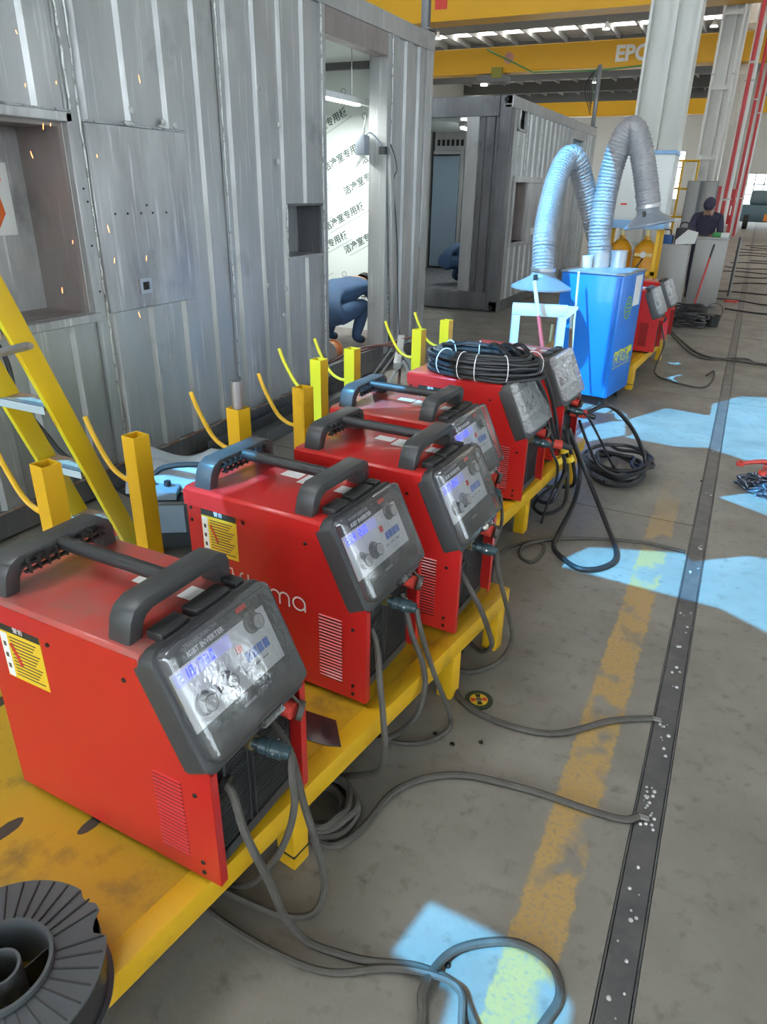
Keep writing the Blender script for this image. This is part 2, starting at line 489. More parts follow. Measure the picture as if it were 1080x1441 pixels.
# high-bay lamps
def highbay(x, y, z, lab):
    t = thing('highbay_lamp', lab, 'lamp', (x, y, z), 0, 'high bay lamps under the roof')
    cpart('hb_s','lamp_shade', lambda b: b.lathe([(.04,.3),(.06,.28),(.07,.2),(.18,.0),(.17,.0),(.06,.19)]), M['wframe'], t)
    cpart('hb_g','lamp_glass', lambda b: b.lathe([(.001,.02),(.16,.02),(.16,.04),(.001,.04)]), M['lamp_on'], t)
    cpart('hb_r','hanging_rod', lambda b: b.cyl((0,0,.3),(0,0,ZR-z),.012,6), M['rafter'], t)
for x, y in ((-15.6,37.5),(-7.7,38),(-11.5,55),(-6.4,56),(-9.5,62.5),(-3.3,39),(-3.2,54.5)):
    highbay(x, y, 8.25, 'lit round high bay lamp hanging below the roof rafters')

# ------------------------------------------------------------------ overhead cranes
def crane(y, z0, z1, lab, letter=False):
    t = thing('overhead_crane', lab, 'crane', (0, y, 0), 0)
    MB().box((-23.5,-.35,z0),(12,.35,z1)).build('girder', M['crane'], t, bevel=.02, bseg=1)
    MB().box((-23.5,-.42,z0-.05),(12,.42,z0)).build('bottom_flange', M['crane'], t)
    for x in (-23.4, 11.8):
        MB().box((x-.25,-1.6,z0-.1),(x+.25,1.6,z0+.5)).build('end_carriage', M['crane'], t, bevel=.03)
    return t
c1 = crane(24.9, 6.47, 7.9, 'wide yellow crane girder nearest to the open container')
MB().box((-10.35,-.37,6.75),(-9.95,-.352,7.05)).build('notice_plate', M['redprint'], c1)
c2 = crane(35.5, 6.45, 7.4, 'yellow crane girder with white EPC lettering and hoist')
text('EPC', .78, M['white'], c2, frame((-5.95,-.37,6.86),(1,0,0),(0,0,1)), bold=.03)
MB().cyl((-11.2,-.372,6.95),(-11.2,-.35,6.95),.22,20).build('round_notice', mat('pink_notice',(.6,.3,.25),.5), c2)
hz = MB().box((-12.6,-.5,6.05),(-11.3,.5,6.35)).box((-12.3,-.3,6.35),(-11.6,.3,6.45)).build('hoist', M['rafter'], c2, bevel=.03)
MB().cyl((-12.4,0,5.98),(-12.4,0,6.05),.15,12).build('hoist_lamp', M['lamp_on'], c2)
MB().box((-11.9,-.55,6.2),(-11.4,-.5,6.6)).build('hoist_box', mat('olive_paint',(.25,.24,.03),.5), c2)
c3 = crane(57, 6.5, 7.35, 'distant yellow crane girder furthest down the hall')
crane_tape = MB().tube([(-12.2,35.0,7.3),(-10,35.0,6.35),(-7,35,6.3),(-4,35,6.5)], .03, 6).build('crane_cable', mat('green_cable',(.08,.3,.08),.5), None)
tag(crane_tape, 'thin green cable slung below the lettered crane girder', 'cable')

# ------------------------------------------------------------------ columns
def column(y, lab, xc=-1.66, w=.72):
    t = thing('steel_column', lab, 'column', (xc, y, 0), 0, 'pale steel columns along the rail')
    h = 9.5
    MB().box((-w/2,-.25,0),(-w/2+.035,.25,h)).build('flange', M['colm'], t)
    MB().box((w/2-.035,-.25,0),(w/2,.25,h)).build('flange', M['colm'], t)
    MB().box((-w/2+.035,-.02,0),(w/2-.035,.02,h)).build('web', M['colm'], t)
    MB().box((-.03,-.2,0),(.03,-.02,h)).build('stiffener', M['colm'], t)
    for z in (2.6,4.4,6.2,8):
        MB().box((-w/2,-.26,z),(w/2,-.225,z+.12)).build('batten_plate', M['colm'], t) if y > 20 else None
    MB().box((-.55,-.45,0),(.55,.45,.04)).build('base_plate', M['colm'], t)
    return t
column(13.2, 'broad pale steel column behind the white cabinet')
column(25.6, 'pale battened steel column beside the red pipes', -1.62, .66)
for y in (37.5, 49.5, 61.5):
    column(y, 'far pale steel column further along the rail', -1.62, .66)
# conduits and red pipes on the second column
def pipe(name, x, y, r, m, lab, cat, z0=0, z1=9.4, clips=True):
    t = thing(name, lab, cat, (x, y, 0))
    MB().cyl((0,0,z0),(0,0,z1),r,10).build('pipe_run', m, t)
    z = z0+1.5
    while clips and z < z1:
        MB().ring((0,0,z),(0,0,z+.05), r*.98, r*1.2, 10).build('pipe_clamp', M['greypipe'], t); z += 3.2
    return t
pipe('conduit_pipe', -1.92, 24.9, .03, M['colm'], 'thin pale conduit on the left of the battened column', 'pipe', z1=6.35)
pipe('conduit_pipe', -1.38, 24.9, .03, M['colm'], 'thin pale conduit on the right of the battened column', 'pipe', z1=6.35)
pipe('fire_pipe', -.88, 23.0, .055, M['redpipe'], 'thick red fire pipe rising beside the battened column', 'pipe')
pipe('fire_pipe', -.86, 31.5, .06, M['redpipe'], 'second red fire pipe standing behind the thick one', 'pipe')
pipe('fire_pipe', -.76, 36.5, .06, M['redpipe'], 'thinnest red fire pipe furthest along the column row', 'pipe')
pipe('downpipe', -.98, 26.5, .13, M['colm'], 'wide pale downpipe between the red fire pipes', 'pipe')
pipe('downpipe', -.86, 40, .16, M['greypipe'], 'grey downpipe far along the column row', 'pipe')
# ------------------------------------------------------------------ containers
def steel_mat(name, c, c2, metal=.55, rough=.42):
    """bare mill steel: vertical streaks, cloudy heat tint, light grinding marks"""
    m = bpy.data.materials.new(name); m.use_nodes = True
    nt = m.node_tree; b = nt.nodes['Principled BSDF']
    tc = nd(nt, 'ShaderNodeTexCoord')
    def noise(sc, st, det=6):
        mp = nd(nt, 'ShaderNodeMapping'); mp.inputs['Scale'].default_value = st; nt.links.new(tc.outputs['Object'], mp.inputs[0])
        n = nd(nt, 'ShaderNodeTexNoise'); n.inputs['Scale'].default_value = sc; n.inputs['Detail'].default_value = det; n.inputs['Roughness'].default_value = .6
        nt.links.new(mp.outputs[0], n.inputs[0]); return n.outputs[0]
    def ramp(v, a, c_, lo=0., hi=1.):
        r = nd(nt, 'ShaderNodeMapRange'); r.inputs[1].default_value = a; r.inputs[2].default_value = c_; r.inputs[3].default_value = lo; r.inputs[4].default_value = hi
        nt.links.new(v, r.inputs[0]); return r.outputs[0]
    def mix(f, a, c_):
        x = nd(nt, 'ShaderNodeMix', data_type='RGBA'); nt.links.new(f, x.inputs[0])
        for i, q in ((6, a), (7, c_)):
            if isinstance(q, tuple): x.inputs[i].default_value = (*q, 1)
            else: nt.links.new(q, x.inputs[i])
        return x.outputs[2]
    base = mix(ramp(noise(4, (1,1,.25)), .3, .7), c, c2)
    base = mix(ramp(noise(30, (1,1,.05), 4), .58, .72, 0, .5), base, tuple(min(1, q*1.7) for q in c2))
    base = mix(ramp(noise(2.2, (1,1,1), 9), .6, .75, 0, .55), base, tuple(q*.45 for q in c))
    nt.links.new(base, b.inputs['Base Color'])
    b.inputs['Metallic'].default_value = metal
    nt.links.new(ramp(noise(9, (1,1,.4)), .3, .7, rough-.1, rough+.16), b.inputs['Roughness'])
    return m
M['mill'] = steel_mat('bare_mill_steel', (.40,.40,.40), (.50,.50,.495))
M['mill_dark_shade'] = steel_mat('dark_and_shaded_steel', (.125,.125,.13), (.19,.19,.195), .5)  # darker steel; also carries the far container end's shade in its colour
M['mill_plate'] = steel_mat('heat_tinted_plate', (.30,.29,.295), (.60,.60,.59), .5, .38)
M['primer'] = steel_mat('brownish_plate', (.27,.22,.21), (.34,.29,.28), .35, .5)
M['weld'] = mat('weld_bead', (.62,.62,.6), .45, .5, col2=(.25,.24,.23), scale=25, lo=.5, hi=.6)
M['lining'] = mat('film_faced_panel', (.74,.78,.75), .28, 0, var=.03, scale=2)
M['ink'] = mat('film_ink', (.09,.12,.11), .6); M['ink2'] = mat('film_ink_pale', (.40,.45,.44), .6)
M['rust'] = mat('rust_line', (.25,.13,.07), .8, col2=(.4,.36,.33), scale=14)

def corr_pts(a, b, ph, p=.29, d=.022):
    """corrugation profile: (along, depth) pairs from a to b"""
    key = [(0,0),(.118,0),(.136,-d),(.272,-d),(.29,0)]
    s = p/.29
    out = []
    k = math.floor((a-ph)/p)-1
    raw = []
    while ph + k*p < b + p:
        for t, z in key[:-1]: raw.append((ph+k*p+t*s, z))
        k += 1
    def at(x):
        for (x0, z0), (x1, z1) in zip(raw[:-1], raw[1:]):
            if x0 <= x <= x1: return z0+(z1-z0)*(x-x0)/(x1-x0)
        return 0
    out.append((a, at(a)))
    out += [q for q in raw if a < q[0] < b]
    out.append((b, at(b)))
    return out
def corr_side(root, x, y0, y1, z0, z1, m, ph=0.02, sgn=1):
    """corrugated sheet on the plane X = x, outside towards sgn*X"""
    P = corr_pts(y0, y1, ph)
    poly = [(x+sgn*d, y) for y, d in P] + [(x-sgn*.045, y1), (x-sgn*.045, y0)]
    return MB().prism(poly, 'z', z0, z1).build('corrugated_sheet', m, root, ang=20)
def corr_end(root, y, x0, x1, z0, z1, m, ph=0.0, sgn=-1):
    P = corr_pts(x0, x1, ph)
    poly = [(x, y+sgn*d) for x, d in P] + [(x1, y-sgn*.045), (x0, y-sgn*.045)]
    return MB().prism(poly, 'z', z0, z1).build('corrugated_sheet', m, root, ang=20)
def B(root, name, lo, hi, m, bevel=.004, **k):
    return MB().box(lo, hi).build(name, m, root, bevel=bevel, bseg=1, **k)
def bead(root, a, b, r=.006, m=None):
    a = Vector(a); b = Vector(b); n = max(3, int((b-a).length/.05)); d = b-a
    pts = [a + d*(i/n) + Vector((0, random.gauss(0,.0022), random.gauss(0,.0012))) for i in range(n+1)]
    return MB().tube(pts, [r*random.uniform(.5,1.3) for _ in pts], 5).build('weld_seam', m or M['weld'], root)
def settle(root):
    for o in root.children: o.matrix_parent_inverse = Matrix.Translation(-Vector(root.location))
def casting(root, x, y, z, m):
    o = B(root, 'corner_casting', (x-.09,y-.09,z-.06), (x+.09,y+.09,z+.06), m, .012)
    for ax in (0, 1):
        for s in (-1, 1):
            h = MB(); c = Vector((x,y,z)); d = Vector((s,0,0)) if ax == 0 else Vector((0,s,0))
            h.tube([c+d*.086, c+d*.0915], .033, 12).build('casting_hole', M['dark'], root)

XW = -3.07
K1 = thing('container', 'near bare steel container with open doorway and lined interior', 'container', (-4.3, 4.2, 0))
st, sdk = M['mill'], M['mill_dark_shade']
B(K1,'bottom_rail',(XW-.12,1.1,.02),(XW+.012,7.3,.15),sdk); B(K1,'top_rail',(XW-.1,1.1,2.83),(XW+.01,7.3,2.97),st)
for y in (1.1, 7.13):
    for x in (XW-.16, -5.55):
        B(K1,'corner_post',(x,y,.1),(x+.165,y+.17,2.9),st,.008)
for x in (XW-.085, -5.47):
    for y in (1.19, 7.21):
        casting(K1, x, y, .07, sdk); casting(K1, x, y, 2.93, st)
for a in ((1.27,1.70,.15,2.83),(1.70,2.80,1.95,2.83),(1.70,2.80,.15,.98),(2.865,3.975,.15,2.83),(3.99,4.665,.15,2.83),(4.665,5.175,.15,1.165),(4.665,5.175,1.525,2.83),(6.36,7.13,.15,2.83)):
    corr_side(K1, XW, *a, st)
B(K1,'flat_strip',(XW-.03,2.795,.15),(XW-.006,2.87,2.83),st)
# equipment recess
for lo, hi in (((XW-.02,1.66,1.91),(XW+.022,2.80,1.955)),((XW-.02,1.66,.975),(XW+.03,2.80,1.02)),((XW-.02,2.765,1.0),(XW+.022,2.80,1.95)),((XW-.02,1.66,1.0),(XW+.022,1.70,1.95))):
    B(K1,'recess_frame',lo,hi,M['mill_plate'])
B(K1,'recess_back',(XW-.33,1.70,1.02),(XW-.31,2.765,1.91),M['mill_plate'],0)
B(K1,'recess_side',(XW-.31,2.74,1.02),(XW-.02,2.765,1.91),M['primer'],0); B(K1,'recess_side',(XW-.31,1.70,1.02),(XW-.02,1.72,1.91),M['primer'],0)
B(K1,'recess_shelf',(XW-.31,1.72,1.0),(XW-.02,2.74,1.025),M['primer'],0); B(K1,'recess_top',(XW-.31,1.72,1.89),(XW-.02,2.74,1.91),M['primer'],0)
# blanking plate with hasp
B(K1,'blanking_plate',(XW-.01,2.875,1.0),(XW+.014,3.60,1.92),M['mill_plate'])
h = MB()
for lo, hi in (((XW+.014,3.11,1.08),(XW+.026,3.13,1.16)),((XW+.014,3.18,1.08),(XW+.026,3.20,1.16)),((XW+.014,3.13,1.08),(XW+.026,3.18,1.098)),((XW+.014,3.13,1.142),(XW+.026,3.18,1.16))): h.box(lo,hi)
h.build('latch_frame', M['steel'], K1); B(K1,'latch_hole',(XW+.0145,3.13,1.098),(XW+.016,3.18,1.142),M['dark'],0)
for y, z in ((3.0,1.5),(3.09,1.5),(3.19,1.5),(3.28,1.5),(3.39,1.5),(3.24,1.54)):
    MB().cyl((XW+.012,y,z),(XW+.018,y,z),.006,8).build('bolt', M['screw'], K1)
for y, z in ((2.83,1.62),(2.845,1.56),(2.83,1.35),(2.84,1.12)):
    MB().cyl((XW-.006,y,z),(XW-.001,y,z),.005,8).build('bolt', M['screw'], K1)
# pocket beside the doorway
B(K1,'pocket_back',(XW-.24,4.67,1.16),(XW-.22,5.17,1.53),M['mill_plate'],0); B(K1,'pocket_side',(XW-.22,5.145,1.17),(XW-.01,5.17,1.52),sdk,0)
B(K1,'pocket_side',(XW-.22,4.67,1.17),(XW-.01,4.69,1.52),M['primer'],0); B(K1,'pocket_floor',(XW-.22,4.67,1.15),(XW+.012,5.17,1.17),st,0); B(K1,'pocket_top',(XW-.22,4.67,1.52),(XW+.008,5.17,1.535),sdk,0)
# doorway
B(K1,'door_post',(XW-.1,5.175,.15),(XW+.008,5.24,2.83),st); B(K1,'door_post',(XW-.17,6.285,.15),(XW+.008,6.365,2.83),st)
B(K1,'door_header',(XW-.12,5.24,2.66),(XW+.006,6.285,2.83),M['primer']); B(K1,'door_sill',(XW-.12,5.24,.15),(XW+.006,6.285,.24),sdk)
for a, b in (((XW+.004,2.812,1.95),(XW+.004,2.812,2.83)),((XW-.004,2.87,.16),(XW-.004,2.87,2.83)),((XW+.004,3.983,.16),(XW+.004,3.983,2.83)),((XW+.009,5.178,.16),(XW+.009,5.178,2.83)),
             ((XW+.016,2.87,1.925),(XW+.016,3.61,1.925)),((XW+.01,6.372,.16),(XW+.01,6.372,2.83)),((XW+.006,4.66,1.16),(XW+.006,4.66,1.53)),((XW+.024,1.7,1.958),(XW+.024,2.8,1.958))):
    bead(K1, a, b)
for k in range(14): # grinding marks / tack welds
    y = random.choice([3.2,3.3,3.43,3.55,2.9,4.2,4.4,4.6,4.9]); z = random.choice([1.93,1.95,1.96,2.0]) if y < 3.7 else random.uniform(.6,2.6)
    MB().lathe([(.02,0),(.016,.006),(.0005,.009)], frame((XW+.001,y+random.gauss(0,.02),z),(0,1,0),(0,0,1)), 8).build('tack_weld', M['weld'], K1)
MB().tube([(XW+.013,1.3+.1*i,.152+random.gauss(0,.002)) for i in range(39)], .007, 5).build('weld_seam', M['rust'], K1)
# far side, ends, roof, floor
corr_side(K1, -5.55, 1.27, 7.13, .15, 2.83, st, sgn=-1)
corr_end(K1, 7.29, -5.39, XW-.16, .15, 2.83, st, sgn=1); corr_end(K1, 1.11, -5.39, XW-.16, .15, 2.83, st)
for y in (1.12, 7.2):
    B(K1,'end_rail',(-5.39,y,.02),(XW-.16,y+.09,.15),sdk); B(K1,'end_rail',(-5.39,y,2.83),(XW-.16,y+.09,2.97),st)
B(K1,'bottom_rail',(-5.55,1.1,.02),(-5.43,7.3,.15),sdk); B(K1,'top_rail',(-5.55,1.1,2.83),(-5.45,7.3,2.97),st)
B(K1,'roof_sheet',(-5.5,1.2,2.9),(XW-.05,7.25,2.93),st,0)
B(K1,'container_floor',(-5.5,1.2,.12),(XW-.05,7.25,.2),M['primer'],0)
ln = B(K1,'lining_panel',(-5.46,7.12,.2),(XW-.14,7.16,2.76),M['lining'],0)
B(K1,'lining_panel',(-5.46,1.25,.2),(-5.43,7.12,2.76),M['lining'],0); B(K1,'ceiling_panel',(-5.46,1.25,2.76),(XW-.11,7.14,2.79),M['lining'],0)
B(K1,'lining_trim',(-5.43,7.06,2.70),(XW-.17,7.12,2.76),sdk,0)
TXT = '洁净室专用板'
ca, sa = math.cos(math.radians(27)), math.sin(math.radians(27))
tm = text_mesh(TXT, .088, 'film_print', bold=.002); tm.materials.clear(); tm.materials.append(M['ink'])
sm = MB().box((-.26,-.004,0),(.26,.004,.0005)).mesh('film_underline'); sm.materials.append(M['ink2'])
mk = MB()
mk.ring((0,0,0),(0,0,.0006),.02,.032,14)
mkm = mk.mesh('film_mark'); mkm.materials.append(M['ink2'])
for i in range(-1, 10):
    for j in range(-1, 5):
        x = -4.6 + j*.44 + (i % 2)*.2; z = .42 + i*.29 + j*.07
        if -5.0 < x < -3.4 and .45 < z < 2.55:
            Mx = frame((x, 7.1195, z), (ca,0,sa), (-sa,0,ca))
            if (i + j) % 3 != 2:
                o = link('film_print', tm, None, K1); o.matrix_local = Mx
                o = link('film_underline', sm, None, K1); o.matrix_local = Mx @ Matrix.Translation((.04,-.07,0))
            else:
                o = link('film_mark', mkm, None, K1); o.matrix_local = Mx
settle(K1)
for o in K1.children:
    if o.name.startswith('film_'):
        o.matrix_parent_inverse = Matrix.Translation(-Vector(K1.location))
# batten lamp inside the doorway
t = thing('batten_lamp', 'lit white batten lamp inside the near container doorway', 'lamp', (-3.42, 5.8, 2.33))
MB().box((-.03,-.55,0),(.03,.98,.05)).build('lamp_body', mat('lamp_white',(.75,.76,.75),.4), t, bevel=.004)
MB().box((-.026,-.53,-.016),(.026,.62,0)).build('diffuser', mat('batten_lit',(.95,.95,.95),.4,emit=(.93,1,.97),estr=9), t, bevel=.004)
for k in range(2):
    MB().cyl((0,-.3+k*.8,.05),(0,-.3+k*.8,.46),.004,5).build('hanger', M['steel'], t)
ld = bpy.data.lights.new('batten_light','AREA'); ld.shape = 'RECTANGLE'; ld.size = .1; ld.size_y = 1.1; ld.energy = 26; ld.color = (.93,1,.97)
lo_ = bpy.data.objects.new('batten_light', ld); COL.objects.link(lo_); lo_.parent = t; lo_.location = (-.4,.2,-.02)

# ------------------------------------------------------------------ second container
X2, Y2 = -3.18, 10.3
K2 = thing('container', 'far bare steel container with shade-coloured end wall and side hatch', 'container', (-4.4, 13.1, 0))
H2 = 2.79
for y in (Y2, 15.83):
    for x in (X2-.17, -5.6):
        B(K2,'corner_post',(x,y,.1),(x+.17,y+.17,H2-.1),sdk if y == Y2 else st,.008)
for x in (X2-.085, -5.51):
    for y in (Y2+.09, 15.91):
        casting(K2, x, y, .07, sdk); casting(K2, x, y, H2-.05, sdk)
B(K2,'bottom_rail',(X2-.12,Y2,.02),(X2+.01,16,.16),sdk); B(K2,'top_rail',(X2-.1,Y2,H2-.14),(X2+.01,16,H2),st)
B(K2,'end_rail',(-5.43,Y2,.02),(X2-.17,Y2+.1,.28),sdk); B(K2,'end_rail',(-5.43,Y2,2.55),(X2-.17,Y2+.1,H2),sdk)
corr_end(K2, Y2+.02, -3.62, X2-.17, .28, 2.55, sdk, ph=-.05); corr_end(K2, Y2+.02, -5.43, -5.0, .28, 2.55, sdk)  # near end in darker steel: its backlit shade is painted in
B(K2,'door_jamb',(-3.80,Y2-.01,.28),(-3.62,Y2+.12,2.55),st); B(K2,'door_jamb',(-5.0,Y2-.01,.28),(-4.9,Y2+.12,2.55),st)
for a in ((10.47,10.66,.16,H2-.14),(10.66,11.06,.16,.88),(10.66,11.06,1.84,2.40),(10.66,11.06,2.68,H2-.14),(11.06,12.3,.16,.88),(11.06,12.3,1.84,H2-.14),(12.3,13.95,.16,H2-.14),(15.0,15.83,.16,H2-.14)):
    corr_side(K2, X2, *a, st, ph=.01)
for y0, y1, z0, z1 in ((10.66,11.06,2.40,2.68),):
    for lo, hi in (((X2-.03,y0,z0),(X2+.012,y1,z0+.03)),((X2-.03,y0,z1-.03),(X2+.012,y1,z1)),((X2-.03,y0,z0),(X2+.012,y0+.04,z1)),((X2-.03,y1-.04,z0),(X2+.012,y1,z1))): B(K2,'vent_frame',lo,hi,st)
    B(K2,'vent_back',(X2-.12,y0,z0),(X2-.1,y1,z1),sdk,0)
# hatch plate with opening
for lo, hi in (((X2-.02,10.66,1.76),(X2+.012,12.3,1.84)),((X2-.02,10.66,.88),(X2+.012,12.3,.95)),((X2-.02,10.66,.95),(X2+.012,10.74,1.76)),((X2-.02,11.36,.95),(X2+.012,12.3,1.76))):
    B(K2,'hatch_plate',lo,hi,M['mill_plate'])
B(K2,'hatch_back',(X2-.2,10.7,.93),(X2-.18,11.4,1.78),M['primer'],0); B(K2,'hatch_side',(X2-.18,11.36,.95),(X2-.02,11.38,1.76),M['primer'],0)
o = MB().box((X2+.012,11.75,1.02),(X2+.016,11.95,1.12)).build('inspection_mark', M['white'], K2)
B(K2,'door_frame',(X2-.06,13.95,.16),(X2+.012,14.02,H2-.14),st); B(K2,'door_frame',(X2-.06,14.93,.16),(X2+.012,15.0,H2-.14),st); B(K2,'door_frame',(X2-.06,14.02,2.5),(X2+.012,14.93,H2-.14),st)
B(K2,'side_door',(X2-.09,14.02,.16),(X2-.06,14.93,2.05),M['mill_plate']); B(K2,'door_glass',(X2-.085,14.02,2.05),(X2-.065,14.93,2.5),mat('blue_pane',(.25,.42,.55),.15),0)
for y in (10.7,11.1,11.9,13.9): bead(K2,(X2+.008,y,1.85),(X2+.008,y,H2-.15))
corr_side(K2, -5.6, 10.47, 15.83, .16, H2-.14, st, sgn=-1); corr_end(K2, 15.99, -5.43, X2-.17, .16, H2-.14, st, sgn=1)
B(K2,'roof_sheet',(-5.55,Y2+.05,H2-.06),(X2-.05,15.95,H2-.02),st,0); B(K2,'container_floor',(-5.55,Y2+.05,.16),(X2-.05,15.95,.27),sdk,0)
B(K2,'ceiling_panel',(-5.5,Y2+.12,2.58),(X2-.12,15.8,2.61),M['lining'],0); B(K2,'lining_panel',(X2-.15,10.45,.27),(X2-.12,10.62,2.58),M['lining'],0)
B(K2,'lining_panel',(X2-.24,10.45,.27),(X2-.205,13.3,2.58),M['lining'],0)
# partition with an inner steel door
B(K2,'partition',(-4.9,13.3,.27),(-4.72,13.36,2.58),M['mill_dark_shade'],0); B(K2,'partition',(-4.72,13.3,.27),(X2-.25,13.36,2.58),M['lining'],0); B(K2,'partition',(-5.5,13.3,2.25),(-4.9,13.36,2.58),M['mill'],0)
for k in range(6): B(K2,'vent_slot',(-5.45+k*.09,13.29,2.36),(-5.40+k*.09,13.3,2.46),M['dark'],0)
B(K2,'door_trim',(-4.98,13.24,.27),(-4.91,13.3,2.3),M['steel']); B(K2,'door_trim',(-5.5,13.24,2.22),(-4.98,13.3,2.28),M['steel'])
B(K2,'inner_door',(-5.5,13.25,.3),(-4.99,13.29,2.2),mat('blue_grey_door',(.2,.26,.32),.4,.2))
settle(K2)
t = thing('tube_lamp', 'lit tube lamp on the ceiling of the far container', 'lamp', (-4.3, 12.0, 2.5))
MB().box((-.04,-.6,.02),(.04,.6,.07)).build('lamp_body', M['wframe'], t); MB().cyl((0,-.58,0),(0,.58,0),.018,10).build('tube', mat('tube_lit',(.9,.9,.9),.4,emit=(.95,1,1),estr=10), t)
ld = bpy.data.lights.new('tube_light','AREA'); ld.shape = 'RECTANGLE'; ld.size = .1; ld.size_y = 1.1; ld.energy = 9; ld.color = (.93,1,1)
lo_ = bpy.data.objects.new('tube_light', ld); COL.objects.link(lo_); lo_.parent = t; lo_.location = (0,0,-.03)

# poles on the container corners
def pole(x, y, z0, h, lab):
    t = thing('steel_pole', lab, 'pole', (x, y, z0))
    MB().box((-.035,-.035,0),(.035,.035,h)).build('pole_tube', sdk, t, bevel=.004); MB().box((-.07,-.07,0),(.07,.07,.012)).build('foot_plate', sdk, t)
    return t
pole(-3.12, 7.19, 2.99, 1.9, 'grey square pole standing on the near container corner')
p = pole(-3.24, 15.88, H2+.01, 1.05, 'grey pole with dangling wires on the far container')
for k in range(5):
    MB().tube(spline([(0,0,1.05),(-.06-.04*k,-.1,.9-.05*k),(-.05,-.15,.45-.06*k)]), .008, 5).build('wire', mat('green_wire',(.07,.16,.1),.5) if k == 0 else M['cable_black'], p)
# ------------------------------------------------------------------ yellow benches
M['post_in'] = mat('tube_inside', (.06,.035,.025), .8)
M['yellow_flat'] = mat('yellow_rod', (.74,.43,.01), .42, var=.08, scale=6)
def bench(loc, yaw, s0, s1, depth, legs, posts, lab, top=.25):
    """local: y along the front edge, -x towards the rear"""
    t = thing('welding_bench', lab, 'bench', loc, yaw)
    MB().box((-depth,s0,top-.012),(-.012,s1,top)).build('top_plate', M['yellow_worn'], t, bevel=.002, bseg=1)
    MB().box((-.06,s0,top-.07),(.0,s1,top+.0015)).build('front_rail', M['yellow'], t, bevel=.004, bseg=2)
    MB().box((-depth,s0,top-.07),(-depth+.06,s1,top-.012)).build('rear_rail', M['yellow'], t, bevel=.004)
    for s in (s0, s1-.06): MB().box((-depth+.06,s,top-.07),(-.06,s+.06,top-.012)).build('end_rail', M['yellow'], t, bevel=.004)
    for s in legs:
        for x in (-.062, -depth+.002):
            lg = MB().box((x,s-.03,0),(x+.06,s+.03,top-.07)).build('leg', M['yellow'], t, bevel=.004)
            if x > -.1 and s == legs[0]: MB().box((x-.001,s-.031,.045),(x+.061,s+.031,.052)).build('tape_band', M['black'], lg)
    for (x, y, h, hook) in posts:
        w = .031
        mb = MB()
        for lo, hi in (((x-w,y-w),(x+w,y-w+.004)),((x-w,y+w-.004),(x+w,y+w)),((x-w,y-w+.004),(x-w+.004,y+w-.004)),((x+w-.004,y-w+.004),(x+w,y+w-.004))):
            mb.box((*lo,top),(*hi,h))
        po = mb.build('post', M['yellow'], t)
        MB().box((x-w+.004,y-w+.004,h-.12),(x+w-.004,y+w-.004,h-.1)).build('tube_bore', M['post_in'], po)
        if hook:
            hz = h-.17
            MB().tube(spline([(x-w+.005,y-.01,hz),(x-w-.05,y-.012,hz+.005),(x-w-.10,y-.02,hz+.04),(x-w-.155,y-.028,hz+.13),(x-w-.185,y-.032,hz+.20)],6), .0085, 8).build('hook', M['yellow_flat'], po)
    return t
aA = math.radians(8.16)
def inb(loc, yaw, p):
    d = Vector((p[0]-loc[0], p[1]-loc[1])); c, s = math.cos(yaw), math.sin(yaw)
    return (d.x*c + d.y*s, -d.x*s + d.y*c)
LA = (-.696, 1.459, 0)
psA = [(*inb(LA, -aA, p), h, True) for p, h in (((-1.73,1.30),.90),((-1.69,1.62),.90),((-1.59,2.04),.90),((-1.54,2.41),.90))]
BA = bench(LA, -aA, -1.75, .885, 1.06, (-.365,.475,.83), psA, 'worn yellow steel bench under the three front welding machines')
LB = (-.785, 3.17, 0); aB = math.radians(5)
psB = [(*inb(LB, -aB, p), .90, True) for p in ((-1.75,2.89),(-1.73,3.19),(-1.65,3.87),(-1.63,4.26))]
BBn = bench(LB, -aB, -.735, 1.16, 1.02, (-.5,.18,1.0), psB, 'yellow steel bench under the cable-loaded welding machines')
# scorch marks on the near bench top
for x, y, r in ((-.95,-.62,.02),(-.35,-.72,.014),(-.3,-.65,.012),(-.5,-.85,.016)):
    pts = [(x+r*(1+.3*random.random())*math.cos(a), y+2.2*r*(1+.4*random.random())*math.sin(a)) for a in [k*math.pi/6 for k in range(12)]]
    MB().prism(pts, 'z', .2502, .2506).build('scorch_mark', M['soot'], BA)

# ------------------------------------------------------------------ welding machines
M['slot'] = mat('dark_slot', (.10,.008,.006), .7)
ZF = .02
fB = Vector((.0, 0, .322+ZF)); fT = Vector((-.118, 0, .570+ZF)); FL = (fT-fB).length
FM = frame(fB, (0,1,0), fT-fB)          # face coordinates: a across, b up, n out
W = .34
def on_face(lo, hi): return lambda mb: mb.box(lo, hi, FM)
SEG = {'0':'abcdef','1':'bc','2':'abged','3':'abgcd','4':'fgbc','5':'afgcd','6':'afgedc','7':'abc','8':'abcdefg','9':'abcfgd'}
def digits(txt, a, b, h, parent):
    w = h*.5; t = h*.13; mb = MB()
    for i, ch in enumerate(txt):
        if ch == ' ': continue
        x = a + i*w*1.45
        S = {'a':((0,h-t),(w,h)),'d':((0,0),(w,t)),'g':((0,h/2-t/2),(w,h/2+t/2)),'f':((0,h/2),(t,h)),'e':((0,0),(t,h/2)),'b':((w-t,h/2),(w,h)),'c':((w-t,0),(w,h/2))}
        for q in SEG[ch]:
            (x0,y0),(x1,y1) = S[q]
            mb.box((x+x0,b+y0,.0052),(x+x1,b+y1,.0058), FM)
    return mb.build('display_digits', M['digit'], parent)
